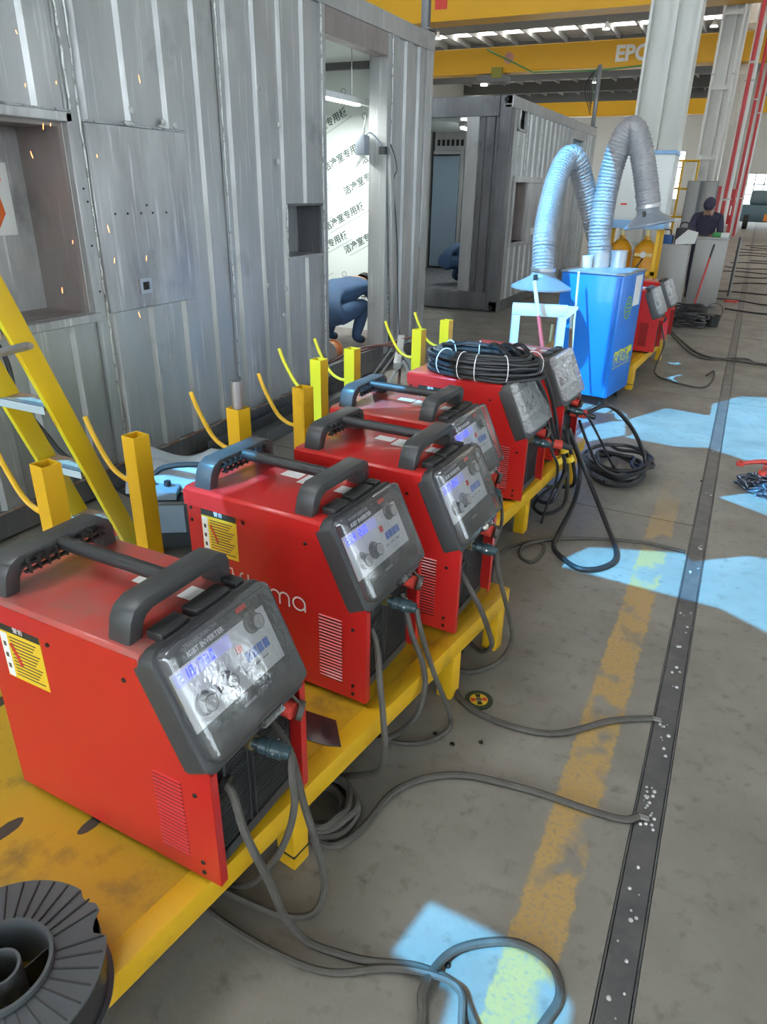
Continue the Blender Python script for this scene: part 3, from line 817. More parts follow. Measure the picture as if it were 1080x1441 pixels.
def ribbon(mb, pts, w, Mx, z=0.0):
    pts = [Vector((p[0],p[1],0)) for p in pts]; n = len(pts); L = []
    for i in range(n):
        d = (pts[min(i+1,n-1)]-pts[max(i-1,0)]).normalized(); nn = Vector((-d.y,d.x,0))
        L.append((pts[i]+nn*w/2, pts[i]-nn*w/2))
    vs = [Mx @ Vector((p.x,p.y,z)) for q in L for p in q]
    mb.add(vs, [(2*i,2*i+1,2*i+3,2*i+2) for i in range(n-1)])
def arc(cx, cy, r, a0, a1, n=14, ry=None):
    ry = r if ry is None else ry
    return [(cx+r*math.cos(math.radians(a0+(a1-a0)*i/n)), cy+ry*math.sin(math.radians(a0+(a1-a0)*i/n))) for i in range(n+1)]
def logo(parent):
    """thin rounded lettering 'flama' with the drop outline before it, on the near side panel"""
    Mx = frame((-.517, -.0012, .247+ZF), (1,0,0), (0,0,1)) @ Matrix.Scale(.85,4); w = .0068
    mb = MB()
    ribbon(mb, arc(.027,.03,.027,-60,175) + [(0,.03),(0,.075)] , w, Mx)          # drop
    ribbon(mb, [(0,.075)] + [(.012,.086),(.05,.086),(.054,.06),(.054,.012)], w, Mx)
    ribbon(mb, arc(.027,.018,.027,180,360), w, Mx)
    mb.add([Mx @ Vector(p) for p in ((.018,.096,0),(.040,.096,0),(.029,.112,0))], [(0,1,2)])
    mb.build('logo_mark', M['white'], parent)
    mb = MB()
    ribbon(mb, arc(.100,.066,.014,90,180)[::1] + [(.086,.066),(.086,.006)], w, Mx); ribbon(mb, [(.086,.044),(.104,.044)], w, Mx)   # f
    ribbon(mb, [(.122,.082),(.122,.02)] + arc(.136,.02,.014,180,270)[1:], w, Mx)                                                     # l
    def a(x):
        ribbon(mb, arc(x+.025,.031,.025,0,360,24), w, Mx); ribbon(mb, [(x+.05,.031),(x+.05,.004)], w, Mx)
    a(.150)
    ribbon(mb, [(.218,.006),(.218,.036)] + arc(.238,.036,.020,180,0)[1:] + [(.258,.006)], w, Mx); ribbon(mb, [(.258,.036)] + arc(.278,.036,.020,180,0)[1:] + [(.298,.006)], w, Mx)
    a(.315)
    return mb.build('logo_lettering', M['white'], parent)
def machine(loc, yaw, lab, tx, top='red', wrap=False, handle=True, logo_on=False, sticker=True):
    t = thing('welding_machine', lab, 'welding machine', (loc[0], loc[1], .25), math.radians(yaw), 'red welding machines on the yellow benches')
    prof = [(-.635,ZF),(0,ZF),(0,.315+ZF),(-.15,.545+ZF),(-.635,.545+ZF)]
    for y0, y1, k in ((0,.004,'L'),(W-.004,W,'R')):
        o = cpart('m_side'+k,'side_panel', lambda b: b.prism(prof,'y',y0,y1), M['red'], t)
    cpart('m_flange','front_flange', lambda b: b.box((-.004,.004,ZF),(0,.022,.33)), M['red'], t)
    cpart('m_flange2','front_flange', lambda b: b.box((-.004,W-.022,ZF),(0,W-.004,.33)), M['red'], t)
    cpart('m_top'+top,'top_cover', lambda b: b.prism([(-.004,.505+ZF),(-.004,.548+ZF),(.006,.556+ZF),(W-.006,.556+ZF),(W+.004,.548+ZF),(W+.004,.505+ZF),(W,.505+ZF),(W,.544+ZF),(0,.544+ZF),(0,.505+ZF)],'x',-.64,-.148), M[top], t, bevel=.0015, bseg=1)
    cpart('m_toplip','top_cover_lip', lambda b: b.box((-.641,-.005,.5+ZF),(-.15,-.004,.548+ZF)), M['red'], t)
    cpart('m_core','inner_chassis', lambda b: b.prism([(-.62,ZF+.004),(-.045,ZF+.004),(-.045,.31+ZF),(-.16,.53+ZF),(-.62,.53+ZF)],'y',.006,W-.006), M['black'], t)
    cpart('m_rear','rear_panel', lambda b: b.box((-.636,.004,ZF),(-.62,W-.004,.54+ZF)), M['black'], t)
    def grille(b):
        for c0, c1 in ((.03,.155),(.178,W-.03)):
            for k in range(30):
                z = ZF+.035+k*.0085
                b.box((-.046,c0,z),(-.037,c1,z+.0038))
            b.box((-.046,c0-.004,ZF+.02),(-.034,c0,ZF+.3)); b.box((-.046,c1,ZF+.02),(-.034,c1+.004,ZF+.3))
        b.box((-.046,.022,ZF),(-.032,W-.022,ZF+.03)); b.box((-.046,.022,ZF+.292),(-.03,W-.022,ZF+.31))
    g = cpart('m_grille','front_grille', grille, M['darkgrey'], t, smooth=False); g['kind'] = 'stuff'
    for x in (-.57,-.07):
        for y in (.05, W-.05):
            o = cpart('m_foot','rubber_foot', lambda b: b.lathe([(.001,0),(.022,0),(.026,.021),(.001,.021)],None,14), M['rubber'], t); o.location = (x,y,0)
    # side louvres, screws
    for k in range(20):
        o = cpart('m_slot','vent_slot', lambda b: b.box((0,-.0010,0),(.078,.0003,.0046)), M['slot'], t); o.location = (-.159, 0, ZF+.046+k*.0110)
        o = cpart('m_lip','slot_lip', lambda b: b.add([(0,0,0),(.078,0,0),(.078,-.0035,.0012),(0,-.0035,.0012),(0,0,.004),(.078,0,.004)], [(0,1,2,3),(3,2,5,4),(0,3,4),(1,5,2)]), M['red'], t); o.location = (-.159, 0, ZF+.0506+k*.0110)
    for x, z in ((-.045,.05),(-.045,.245),(-.62,.49),(-.62,.45),(-.42,.487),(-.2,.478),(-.045,.02)):
        o = cpart('m_screw','screw', lambda b: b.lathe([(.006,0),(.005,.003),(.001,.004)],frame((0,0,0),(1,0,0),(0,0,1)),10), M['screw'], t); o.location = (x,0,z+ZF)
    # control housing
    def bezel(b):
        r = .032; a0, a1, b0, b1 = -.006, W+.006, -.012, FL+.002
        def rr(e, h):
            P = []
            for cx, cy, st_ in ((a1-r,b1-r,0),(a0+r,b1-r,90),(a0+r,b0+r,180),(a1-r,b0+r,270)):
                for k in range(7):
                    q = math.radians(st_+k*15); P.append(FM @ Vector((cx+(r-e)*math.cos(q), cy+(r-e)*math.sin(q), h)))
            return P
        rings = [rr(.004,-.062), rr(0,-.058), rr(0,-.007), rr(.002,-.002), rr(.008,0)]
        n = 28; vs = [p for q in rings for p in q]; fs = [tuple(range(n))[::-1], tuple(4*n+k for k in range(n))]
        for i in range(4):
            for k in range(n): fs.append((i*n+k, i*n+(k+1)%n, (i+1)*n+(k+1)%n, (i+1)*n+k))
        b.add(vs, fs)
    cpart('m_bez','control_housing', bezel, M['darkgrey'], t)
    cpart('m_clip','hinge_clip', lambda b: b.box((-.175,.05,.556+ZF),(-.132,.13,.577+ZF)).box((-.175,.15,.556+ZF),(-.132,.26,.577+ZF)).box((-.172,.28,.556+ZF),(-.134,.31,.576+ZF)), M['black'], t, bevel=.003)
    f = cpart('m_plate','control_plate', on_face((.016,.083,-.001),(.312,.214,.0035)), M['silver'], t, bevel=.001)
    if not wrap:
        d = cpart('m_disp','display', on_face((.02,.182,.003),(.185,.212,.0052)), M['lav'], t)
        digits(tx, .03, .187, .021, t)
        text('TRANSFORMATIVE', .012, M['greyprint'], t, FM @ Matrix.Translation((.125,.243,.0006)), bold=.0003)
        text('IGBT INVERTER', .016, M['white'], t, FM @ Matrix.Translation((.13,.226,.0006)), bold=.0004)
        cpart('m_rm','red_mark', on_face((.235,.232,.0),(.268,.243,.001)), M['redprint'], t)
        cpart('m_rs','red_button', on_face((.188,.158,.003),(.206,.176,.0055)), M['redprint'], t, bevel=.001)
        cpart('m_wt','white_button', on_face((.196,.19,.003),(.214,.208,.0055)), M['white'], t, bevel=.001)
        for k in range(5):
            o = cpart('m_ic%d'%k,'mode_icon', on_face((.185+k*.0205,.128,.003),(.202+k*.0205,.15,.0045)), M['blueprint'] if k else M['silver'], t)
        for k in range(3):
            cpart('m_led%d'%k,'print_line', on_face((.19+.03*k,.112,.003),(.21+.03*k,.116,.004)), M['greyprint'], t)
        cpart('m_mod','print_line', on_face((.15,.052,.0),(.19,.058,.0006)), M['greyprint'], t)
    for a, b in ((.262,.198),(.13,.128),(.062,.124)):
        kb = cpart('m_knob','knob', lambda q: q.lathe([(.026,0),(.024,.004),(.019,.006),(.018,.022),(.001,.0225)],None,20), M['knob'], t)
        kb.matrix_local = FM @ Matrix.Translation((a,b,.0035))
        kt = cpart('m_knobt','knob_cap', lambda q: q.lathe([(.0155,.0222),(.015,.0236),(.001,.0238)],None,20), M['knobtop'], kb)
    # clear lid over the panel
    lid = M['wrap'] if wrap else M['cover']
    def cover(b):
        r = .02; a0, a1, b0, b1 = .006, W-.006, .012, FL-.006
        def rr(e, h):
            P = []
            for cx, cy, s in ((a1-r,b1-r,0),(a0+r,b1-r,90),(a0+r,b0+r,180),(a1-r,b0+r,270)):
                for k in range(6):
                    q = math.radians(s+k*18); P.append(FM @ Vector((cx+(r-e)*math.cos(q), cy+(r-e)*math.sin(q), h)))
            return P
        rings = [rr(0,.0), rr(.001,.024), rr(.006,.031), rr(.016,.033)]
        n = 24; vs = [p for q in rings for p in q]; fs = []
        for i in range(len(rings)-1):
            for k in range(n): fs.append((i*n+k, i*n+(k+1)%n, (i+1)*n+(k+1)%n, (i+1)*n+k))
        fs.append(tuple((len(rings)-1)*n+k for k in range(n)))
        b.add(vs, fs)
    cpart('m_cov%d'%wrap,'panel_wrap' if wrap else 'panel_cover', cover, lid, t, ang=60)
    if not wrap: cpart('m_tab','cover_tab', on_face((.15,.0,.012),(.22,.014,.034)), M['cover'], t)
    # sockets under the housing
    cpart('m_ring','brass_socket', lambda b: b.ring((-.045,.165,.262+ZF),(-.02,.165,.262+ZF),.011,.018,16), M['brass'], t)
    cpart('m_sock','red_socket', lambda b: b.cyl((-.045,.285,.275+ZF),(.005,.285,.27+ZF),.021,16), M['redprint'], t)
    cpart('m_cap','socket_cap', lambda b: b.cyl((.008,.296,.268+ZF),(.02,.302,.264+ZF),.024,18).tube(spline([(.014,.3,.285+ZF),(-.01,.29,.31+ZF),(-.03,.27,.31+ZF)]),.004,6), M['rubber_dusty'], t)
    cpart('m_cap2','dangling_cap', lambda b: b.cyl((-.024,.06,.235+ZF),(-.012,.062,.232+ZF),.023,18).tube(spline([(-.018,.06,.257+ZF),(-.03,.08,.29+ZF),(-.035,.12,.29+ZF)]),.004,6), M['rubber'], t)
    # handles
    if handle:
        def arch(b, x0, x1, lean):
            o = [(.012,.55+ZF),(.02,.605+ZF),(.032,.628+ZF),(.058,.641+ZF),(W-.058,.641+ZF),(W-.032,.628+ZF),(W-.02,.605+ZF),(W-.012,.55+ZF)]
            i = [(W-.050,.55+ZF),(W-.056,.588+ZF),(W-.066,.602+ZF),(W-.082,.609+ZF),(.082,.609+ZF),(.066,.602+ZF),(.056,.588+ZF),(.050,.55+ZF)]
            Sh = Matrix.Identity(4); Sh[0][2] = lean; Sh[0][3] = -lean*(.55+ZF)
            b.prism(o+i,'x',x0,x1,Sh)
        cpart('m_hf','front_handle', lambda b: arch(b,-.245,-.185,.10), M['darkgrey'], t, bevel=.006, bseg=2)
        cpart('m_hr','rear_handle', lambda b: arch(b,-.612,-.55,.10), M['darkgrey'], t, bevel=.006, bseg=2)
        cpart('m_hb','handle_bar', lambda b: b.tube([(-.57,.17,.624+ZF),(-.205,.17,.624+ZF)],.017,12), M['black'], t)
        def ribs(b):
            for k in range(9):
                y = .07+k*.024
                b.box((-.549+.008,y,.596+ZF),(-.536+.008,y+.004,.63+ZF))
            for z in (.6,.615): b.box((-.549+.008,.06,z+ZF),(-.537+.008,W-.06,z+.004+ZF))
        cpart('m_hrib','handle_ribs', ribs, M['black'], t, smooth=False)['kind'] = 'stuff'
    for k, (lo, hi) in enumerate((((-.37,.20,.5562+ZF),(-.27,.27,.5568+ZF)),((-.45,.225,.5562+ZF),(-.38,.27,.5568+ZF)),((-.235,.20,.5562+ZF),(-.18,.25,.5568+ZF)))):
        cpart('m_lab%d'%k,'paper_label', lambda b: b.box(lo,hi), M['paper'], t)
    cpart('m_labp','label_print', lambda b: [b.box((-.345+.0*k,.212+k*.012,.5569+ZF),(-.29,.216+k*.012,.5572+ZF)) for k in range(4)], M['greyprint'], t)
    if sticker:
        s = cpart('m_st','warning_sticker', lambda b: b.box((-.60,-.0012,.325+ZF),(-.465,0,.475+ZF)), M['sticker_y'], t)
        s.location = (.02,0,.026)
        cpart('m_sth','sticker_header', lambda b: b.box((-.60,-.0018,.452+ZF),(-.465,-.0011,.475+ZF)), M['sticker_k'], s)
        cpart('m_stw','sticker_strip', lambda b: b.box((-.598,-.0018,.328+ZF),(-.576,-.0011,.446+ZF)), M['white'], s)
        def lines(b):
            for k in range(12):
                b.box((-.568,-.0018,.337+k*.0092+ZF),(-.475-.02*((k*7)%4)/3,-.0011,.3398+k*.0092+ZF))
            for k in range(3): b.box((-.592,-.0022,.35+k*.03+ZF),(-.583,-.0015,.362+k*.03+ZF))
        cpart('m_stl','sticker_print', lines, M['print_k'], s)
        cpart('m_str','sticker_pictogram', lambda b: b.tube([(-.565,-.002,.425+ZF),(-.548,-.002,.392+ZF),(-.54,-.002,.37+ZF)],.005,6,flat=.2), M['redprint'], s)
        me = CACHE.get('m_stt')
        if me is None:
            me = text_mesh('警告', .017, 'sticker_title', ext=.0002); me.transform(frame((-.533,-.0021,.4635+ZF),(1,0,0),(0,0,1))); me.materials.clear(); me.materials.append(M['white']); CACHE['m_stt'] = me
        link('sticker_title', me, None, s)
    if logo_on: logo(t)
    return t
MACH = [
 ((-.751,.79),-1.5,'red welding machine with dusty top beside the black wire spool','218 220',dict(top='red_dusty')),
 ((-.747,1.459),-3,'red welding machine bearing the white flame logo lettering','224 250',dict(logo_on=True)),
 ((-.644,1.918),-2.5,'clean red welding machine between the lettered one and the grey-topped one','220 250',{}),
 ((-.79,2.42),-2.5,'dusty grey-topped red welding machine next to the cable coil machine','200 220',dict(top='red_dusty')),
 ((-.76,3.125),-3,'red welding machine carrying the big coil of black cable','200 220',dict(wrap=True,handle=False)),
 ((-.735,3.77),-4,'film-wrapped red welding machine next to the blue fume extractor','200 220',dict(wrap=True,handle=False,sticker=False)),
]
MO = [machine(l, y, lab, tx, **k) for l, y, lab, tx, k in MACH]
# ------------------------------------------------------------------ cables
def cable(name, ctrl, r, m, lab, cat='cable', n=8, group=None, seg=8):
    o = MB().tube(spline(ctrl, n), r, seg).build(name, m)
    return tag(o, lab, cat, group)
def mw(i, p):
    (l, yaw) = MACH[i][0], math.radians(MACH[i][1]); c, s = math.cos(yaw), math.sin(yaw)
    return (l[0]+p[0]*c-p[1]*s, l[1]+p[0]*s+p[1]*c, p[2]+.25)
def plug_cable(i, pts, lab, r=.0085, m=None):
    """cable with a ribbed round plug pushed into machine i's brass socket"""
    a = Vector(mw(i, (-.03,.165,.262+ZF))); b = Vector(mw(i, (.062,.19,.246+ZF)))
    t = thing('torch_cable', lab, 'cable', tuple(pts[-1]))
    off = -Vector(pts[-1])
    d = b-a
    prof = [(0,.0125),(.22,.0125),(.24,.019),(.42,.0195),(.44,.0175),(.5,.0175),(.52,.02),(.74,.02),(.78,.0185),(.8,.017),(.97,.0155),(1.0,.010)]
    mb = MB(); mb.tube([a+d*q+off for q, _ in prof], [x for _, x in prof], 18)
    mb.build('plug', M['teal'], t)
    for q in (.47,.77): MB().ring(a+d*q+off, a+d*(q+.035)+off, .016, .0212, 18).build('plug_ring', M['teal'], t)
    for k in range(3):
        N = d.normalized().orthogonal(); N.rotate(Matrix.Rotation(k*2.1, 3, d)); p = a+d*.62+off
        MB().cyl(p+N.normalized()*.018, p+N.normalized()*.0225, .003, 6).build('plug_screw', M['steel'], t)
    MB().tube(spline([b+off]+[Vector(p)+off for p in pts], 8), r, 8).build('cable_run', m or M['rubber_dusty'], t)
    return t
plug_cable(0, [(-.662,.945,.49),(-.655,.94,.418),(-.665,.921,.334),(-.70,.896,.245),(-.832,.957,.03),(-.93,.95,.012),(-1.2,1.0,.012)], 'round plug and cable on the dusty-topped machine')
plug_cable(1, [(-.655,1.636,.45),(-.62,1.682,.267),(-.601,1.79,.05),(-.584,1.752,.012),(-.619,1.67,.011),(-.686,1.621,.011),(-.759,1.613,.011),(-.842,1.646,.011)], 'round plug and cable on the logo-lettered machine')
plug_cable(2, [(-.555,2.075,.46),(-.53,2.185,.228),(-.532,2.29,.05),(-.547,2.188,.012),(-.61,2.082,.011),(-.684,2.067,.011)], 'round plug and cable on the clean red machine')
plug_cable(3, [(-.71,2.60,.47),(-.705,2.612,.38),(-.72,2.56,.29),(-.735,2.50,.262)], 'short plug cable on the grey-topped machine', .007)
plug_cable(4, [(-.67,3.30,.48),(-.65,3.36,.40),(-.66,3.42,.28),(-.70,3.45,.11),(-.72,3.48,.012)], 'round plug and cable on the coil-laden machine', .007, M['cable_black'])
plug_cable(5, [(-.62,3.96,.48),(-.56,4.10,.32),(-.5,4.24,.15),(-.44,4.4,.014),(-.40,4.55,.012)], 'round plug and cable on the film-wrapped machine', .007, M['cable_black'])
RD = M['rubber_dusty']
cable('earth_cable', [mw(0,(-.03,.06,.26)),(-.742,.842,.50),(-.70,.822,.425),(-.655,.83,.30),(-.655,.88,.12),(-.62,.912,.016),(-.53,.925,.0105),(-.466,.94,.0105),(-.357,.98,.0105),(-.269,.98,.0105),(-.217,.938,.0105),(-.162,.865,.0105),(-.12,.70,.0105),(-.2,.4,.0105),(-.5,.1,.0105),(-.95,-.05,.0105)], .0095, RD, 'thick dusty cable curving from the front machine onto the floor')
cable('earth_cable', [mw(0,(-.03,.25,.27)),(-.715,1.02,.47),(-.68,1.011,.344),(-.645,1.007,.224),(-.632,1.02,.08),(-.645,.985,.0105),(-.706,.945,.0105),(-.81,.935,.0105),(-.928,.93,.0105),(-1.3,.9,.0105)], .0095, RD, 'dusty cable hanging in a bow beside the front bench leg')
cable('earth_cable', [mw(1,(-.03,.06,.26)),(-.735,1.50,.46),(-.70,1.456,.36),(-.67,1.42,.27),(-.655,1.40,.19),(-.69,1.43,.06),(-.799,1.406,.0105),(-.868,1.345,.0105)], .0095, RD, 'dusty cable hanging from the cap of the lettered machine')
cable('earth_cable', [mw(1,(-.03,.27,.25)),(-.71,1.70,.38),(-.665,1.69,.29),(-.645,1.665,.21),(-.66,1.62,.12),(-.74,1.60,.03),(-.839,1.564,.0105)], .0095, RD, 'dusty cable bowed over the bench edge beside the lettered machine')
cable('earth_cable', [mw(2,(-.03,.06,.25)),(-.625,1.96,.45),(-.575,1.97,.36),(-.56,2.03,.25),(-.565,2.12,.12),(-.626,2.217,.0105),(-.70,2.26,.0105)], .0095, RD, 'dusty cable hanging from the cap of the clean red machine')
# earth leads to the floor rail
def earth_lead(pts, lab):
    t = thing('earth_lead', lab, 'cable', pts[-1])
    off = -Vector(pts[-1]); P = [Vector(p)+off for p in pts]
    MB().tube(spline(P, 10), .0105, 8).build('cable_run', RD, t)
    MB().bar(P[-1]-Vector((.012,0,0)), P[-1]+Vector((.03,.006,-.003)), .016, .007).build('cable_lug', M['steel'], t, bevel=.002)
    return t
earth_lead([(-.80,1.17,.0115),(-.697,1.177,.0115),(-.655,1.264,.0115),(-.626,1.438,.0115),(-.494,1.569,.0115),(-.282,1.614,.0115),(-.093,1.621,.0115),(.0,1.632,.0115),(.038,1.663,.013)], 'dusty earth lead running from the floor coil to the rail')
earth_lead([(-.748,2.083,.0115),(-.68,2.021,.0115),(-.596,1.908,.0115),(-.45,1.86,.0115),(-.263,1.891,.0115),(-.105,2.042,.0115),(.02,2.119,.013)], 'dusty earth lead passing the grinding disc to the rail')
cable('floor_cable', [(-1.0,.12,.011),(-.6,.3,.011),(-.32,.6,.011),(-.285,.76,.011),(-.305,.874,.011),(-.325,.933,.03),(-.297,1.054,.011),(-.182,1.135,.011),(-.086,1.127,.011),(-.049,1.065,.011),(-.067,.988,.011),(-.10,.878,.011),(-.05,.66,.011),(.2,.4,.011),(.5,.3,.011)], .0105, RD, 'dusty cable lying in a wide loop on the floor line')
cable('floor_cable', [(-1.3,.98,.011),(-1.0,.90,.011),(-.802,.862,.011),(-.563,.868,.011),(-.42,.945,.012),(-.321,.965,.031),(-.253,.965,.026),(-.225,.905,.02),(-.2,.82,.011),(-.25,.55,.011),(-.55,.25,.011),(-1.0,.2,.011)], .0085, RD, 'thinner dusty cable crossing under the looped cable')
# coil on the floor below the bench
def coil(name, c, rx, ry, n, r, m, lab, rot=0, zs=.0, jit=.01, tilt=0, group=None):
    t = thing(name, lab, 'cable coil', c, rot, group)
    for k in range(n):
        a = 1-.09*(k % 4)+random.gauss(0,.02); z = r + zs*k
        pts = [(rx*a*math.cos(q)+random.gauss(0,jit), ry*a*math.sin(q)+random.gauss(0,jit), z + abs(random.gauss(0,jit*.4)) + tilt*math.cos(q)) for q in [i*math.pi/5 for i in range(10)]]
        MB().tube(spline(pts, 4, True), r, 7, closed=True).build('cable_turn', m, t)
    return t
coil('cable_coil', (-.80,1.262,0), .11, .10, 6, .011, RD, 'coil of dusty cable on the floor behind the front bench leg', .3, .007, .006)
cable('floor_cable', [(-.726,2.618,.0095),(-.811,2.942,.0095),(-.78,3.145,.0095),(-.67,3.257,.0095),(-.627,3.161,.010),(-.651,3.027,.0095),(-.721,3.072,.0095),(-.709,3.192,.022),(-.515,3.385,.0095),(-.211,3.502,.0095),(.013,3.498,.0095)], .0085, RD, 'thin dusty cable with a small curl lying beyond the bench leg')
CB = M['cable_black']
cable('torch_hose', [(-.705,3.67,.50),(-.66,3.82,.36),(-.62,3.88,.215),(-.60,3.72,.08),(-.60,3.40,.03),(-.595,3.251,.016),(-.555,3.165,.0145),(-.429,3.061,.0145),(-.325,3.132,.0145),(-.292,3.295,.0145),(-.40,3.56,.06),(-.56,3.80,.20),(-.69,3.74,.48)], .013, CB, 'thick black torch hose drooping in a long loop onto the floor')
cable('torch_hose', [(-.72,3.62,.46),(-.68,3.70,.30),(-.70,3.76,.16),(-.78,3.72,.08),(-.80,3.60,.05),(-.72,3.52,.05),(-.64,3.62,.08),(-.66,3.74,.2),(-.70,3.72,.42)], .011, CB, 'black torch hose curled close to the second bench leg')
cable('torch_hose', [(-.70,3.70,.48),(-.65,3.76,.3),(-.64,3.86,.12),(-.74,3.94,.05),(-.84,3.86,.06),(-.80,3.68,.06),(-.70,3.60,.10),(-.66,3.68,.25)], .011, CB, 'black torch hose knotted below the film-wrapped machines')
t = coil('cable_coil', (-.50,4.50,0), .19, .27, 6, .012, CB, 'tangled coil of black torch cable on the floor before the extractor', .2, .016, .02)
cable('torch_hose', [(-.66,4.04,.49),(-.56,4.16,.52),(-.46,4.32,.40),(-.38,4.5,.22),(-.32,4.5,.07),(-.36,4.2,.05),(-.5,4.05,.09)], .013, CB, 'black hose with red collar arching down from the wrapped machine')
cable('torch_hose', [(-.68,3.98,.46),(-.62,4.05,.30),(-.55,4.14,.15),(-.42,4.16,.11),(-.30,4.36,.1),(-.34,4.7,.1),(-.5,4.78,.1)], .009, CB, 'thin black hose sweeping round the floor coil')
# collars where torch hoses meet the machine
for i, (x, y, z, dx) in enumerate(((-.70,3.50,.47,.09),(-.685,4.02,.50,.09))):
    t = thing('torch_connector', ['red torch connector under the coil-laden machine','red torch connector under the film-wrapped machine'][i], 'connector', (x-.06,y-.02,z))
    MB().cyl((0,0,0),(dx,.03,-.012),.024,14).build('collar', M['redprint'], t); MB().cyl((dx,.03,-.012),(dx+.05,.05,-.03),.019,12,.013).build('boot', M['black'], t)
    MB().ring((dx*.4,.012,-.004),(dx*.4+.012,.016,-.006),.023,.027,14).build('collar_ring', M['black'], t)
for k, (x, y, z) in enumerate(((-.69,3.66,.40),(-.665,3.72,.33),(-.70,3.58,.36))):
    o = MB().ring((x,y,z),(x+.01,y+.006,z-.03),.017,.024,14).build('hose_clip', M['sticker_y']); tag(o, 'small yellow clip ring round the black torch hoses', 'clip', 'yellow hose clips')

# ------------------------------------------------------------------ big coil lying on the fifth machine
t = thing('cable_coil', 'big coil of black cable tied with white strips on a machine', 'cable coil', (-1.06,3.30,.828), math.radians(-4))
for k in range(20):
    a = 1-.055*(k % 5)+random.gauss(0,.015); z = .012 + .0052*k
    pts = [(.275*a*math.cos(q)+random.gauss(0,.008), .165*a*math.sin(q)+random.gauss(0,.006), z+random.gauss(0,.004)) for q in [i*math.pi/6 for i in range(12)]]
    MB().tube(spline(pts, 4, True), .0105, 7, closed=True).build('cable_turn', CB, t)
for q in (-2.2,-1.75,-1.45,-.9,1.9,2.6,.4):
    c = Vector((.25*math.cos(q), .148*math.sin(q), .062)); N = Vector((math.cos(q),math.sin(q),0))
    ring = [c+N*(.052*math.cos(w))+Vector((0,0,.066*math.sin(w))) for w in [i*math.pi/8 for i in range(16)]]
    MB().tube(ring, .0026, 5, closed=True).build('cable_tie', M['white'], t)
for k in range(3):
    MB().tube(spline([(-.02+.05*k,.10,.11),(.05+.05*k,.0+.03*k,.15),(.13+.035*k,-.05+.05*k,.13),(.20+.03*k,.0+.06*k,.03),(.26+.02*k,.11+.04*k,-.10),(.31+.01*k,.17+.035*k,-.26),(.34,.24+.03*k,-.40)], 7), .0105, 7).build('cable_tail', CB, t)

# ------------------------------------------------------------------ wire spool in the foreground
M['spoolplastic'] = mat('grey_black_plastic', (.085,.094,.098), .36, 0, var=.12, scale=7)
t = thing('wire_spool', 'empty black plastic wire spool with ribbed broken flange', 'spool', (-.955,.425,.25), .4)
t.scale = (1.08,1.08,1.05)
def spool_flange(mb, z0, z1, broken=None):
    n = 72; ro = .168; ri = .083
    vs = []; 
    for k in range(n):
        a = 2*math.pi*k/n; r = ro
        if broken:
            dg = math.degrees(a)
            for c, w, d in broken:
                x = abs((dg-c+180) % 360-180)
                if x < w: r = min(r, ro-d*(1-(x/w)**2)*(.75+.25*math.sin(k*2.3)))
        for rr, z in ((ri,z0),(r,z0),(r,z1),(ri,z1)): vs.append((rr*math.cos(a), rr*math.sin(a), z))
    fs = []
    for k in range(n):
        l = (k+1) % n
        for q in range(4): fs.append((k*4+q, l*4+q, l*4+(q+1)%4, k*4+(q+1)%4))
    mb.add(vs, fs)
mb = MB(); spool_flange(mb, .098, .104, [(35,9,.03),(57,7,.012)]); mb.build('top_flange', M['spoolplastic'], t)
mb = MB(); spool_flange(mb, .0, .006); mb.build('bottom_flange', M['spoolplastic'], t)
MB().ring((0,0,.001),(0,0,.116),.079,.085,48).build('barrel', M['spoolplastic'], t); MB().ring((0,0,.0),(0,0,.111),.029,.034,32).build('bore_tube', M['spoolplastic'], t)
for k in range(36):
    a = 2*math.pi*(k+.5)/36
    if abs((math.degrees(a)-35+180) % 360-180) < 9: continue
    o = cpart('sp_rib','flange_rib', lambda b: b.box((.088,-.0012,.104),(.164,.0012,.1075)), M['black'], t); o.rotation_euler = (0,0,a)
for k in range(6):
    o = cpart('sp_spoke','spoke', lambda b: b.box((.033,-.0015,.002),(.081,.0015,.06)), M['black'], t); o.rotation_euler = (0,0,k*math.pi/3)
MB().ring((.058,.015,.002),(.058,.015,.055),.006,.009,12).build('drive_hole', M['spoolplastic'], t)
MB().ring((0,0,.094),(0,0,.109),.165,.169,72).build('flange_rim', M['spoolplastic'], t) if False else None
MB().box((-.12,-.155,.1045),(-.075,-.095,.1052)).build('spool_label', M['paper'], t)
sheet = MB().ring((0,0,.008),(0,0,.096),.158,.160,60).build('wound_film', mat('black_wound_film',(.03,.03,.033),.25), t)

# ------------------------------------------------------------------ small things on bench and floor
o = MB().prism([(-.915,1.37),(-.80,1.375),(-.735,1.29),(-.775,1.275),(-.86,1.27)],'z',.2508,.2548).build('steel_offcut', mat('dark_steel_offcut',(.12,.11,.11),.22,.8), None, bevel=.001)
tag(o, 'dark polished steel offcut lying on the bench between machines', 'steel plate')
t = thing('grinding_disc', 'dark green grinding disc with yellow label on the floor', 'grinding disc', (-.545,1.945,.0), .5)
MB().ring((0,0,.001),(0,0,.006),.011,.05,32).build('disc_body', mat('disc_green',(.05,.07,.035),.7,bump=.4,bscale=500), t)
MB().ring((0,0,.006),(0,0,.0066),.011,.032,32).build('disc_label', M['sticker_y'], t)
for k in range(4):
    a = k*math.pi/2
    MB().prism([(.013*math.cos(a-.5),.013*math.sin(a-.5)),(.03*math.cos(a-.35),.03*math.sin(a-.35)),(.03*math.cos(a+.35),.03*math.sin(a+.35)),(.013*math.cos(a+.5),.013*math.sin(a+.5))],'z',.0066,.0071).build('label_print', M['sticker_k'] if k % 2 else M['redprint'], t)
t = thing('wire_reel', 'small dark reel lying on the floor under the bench end', 'spool', (-.74,2.16,.06), .2)
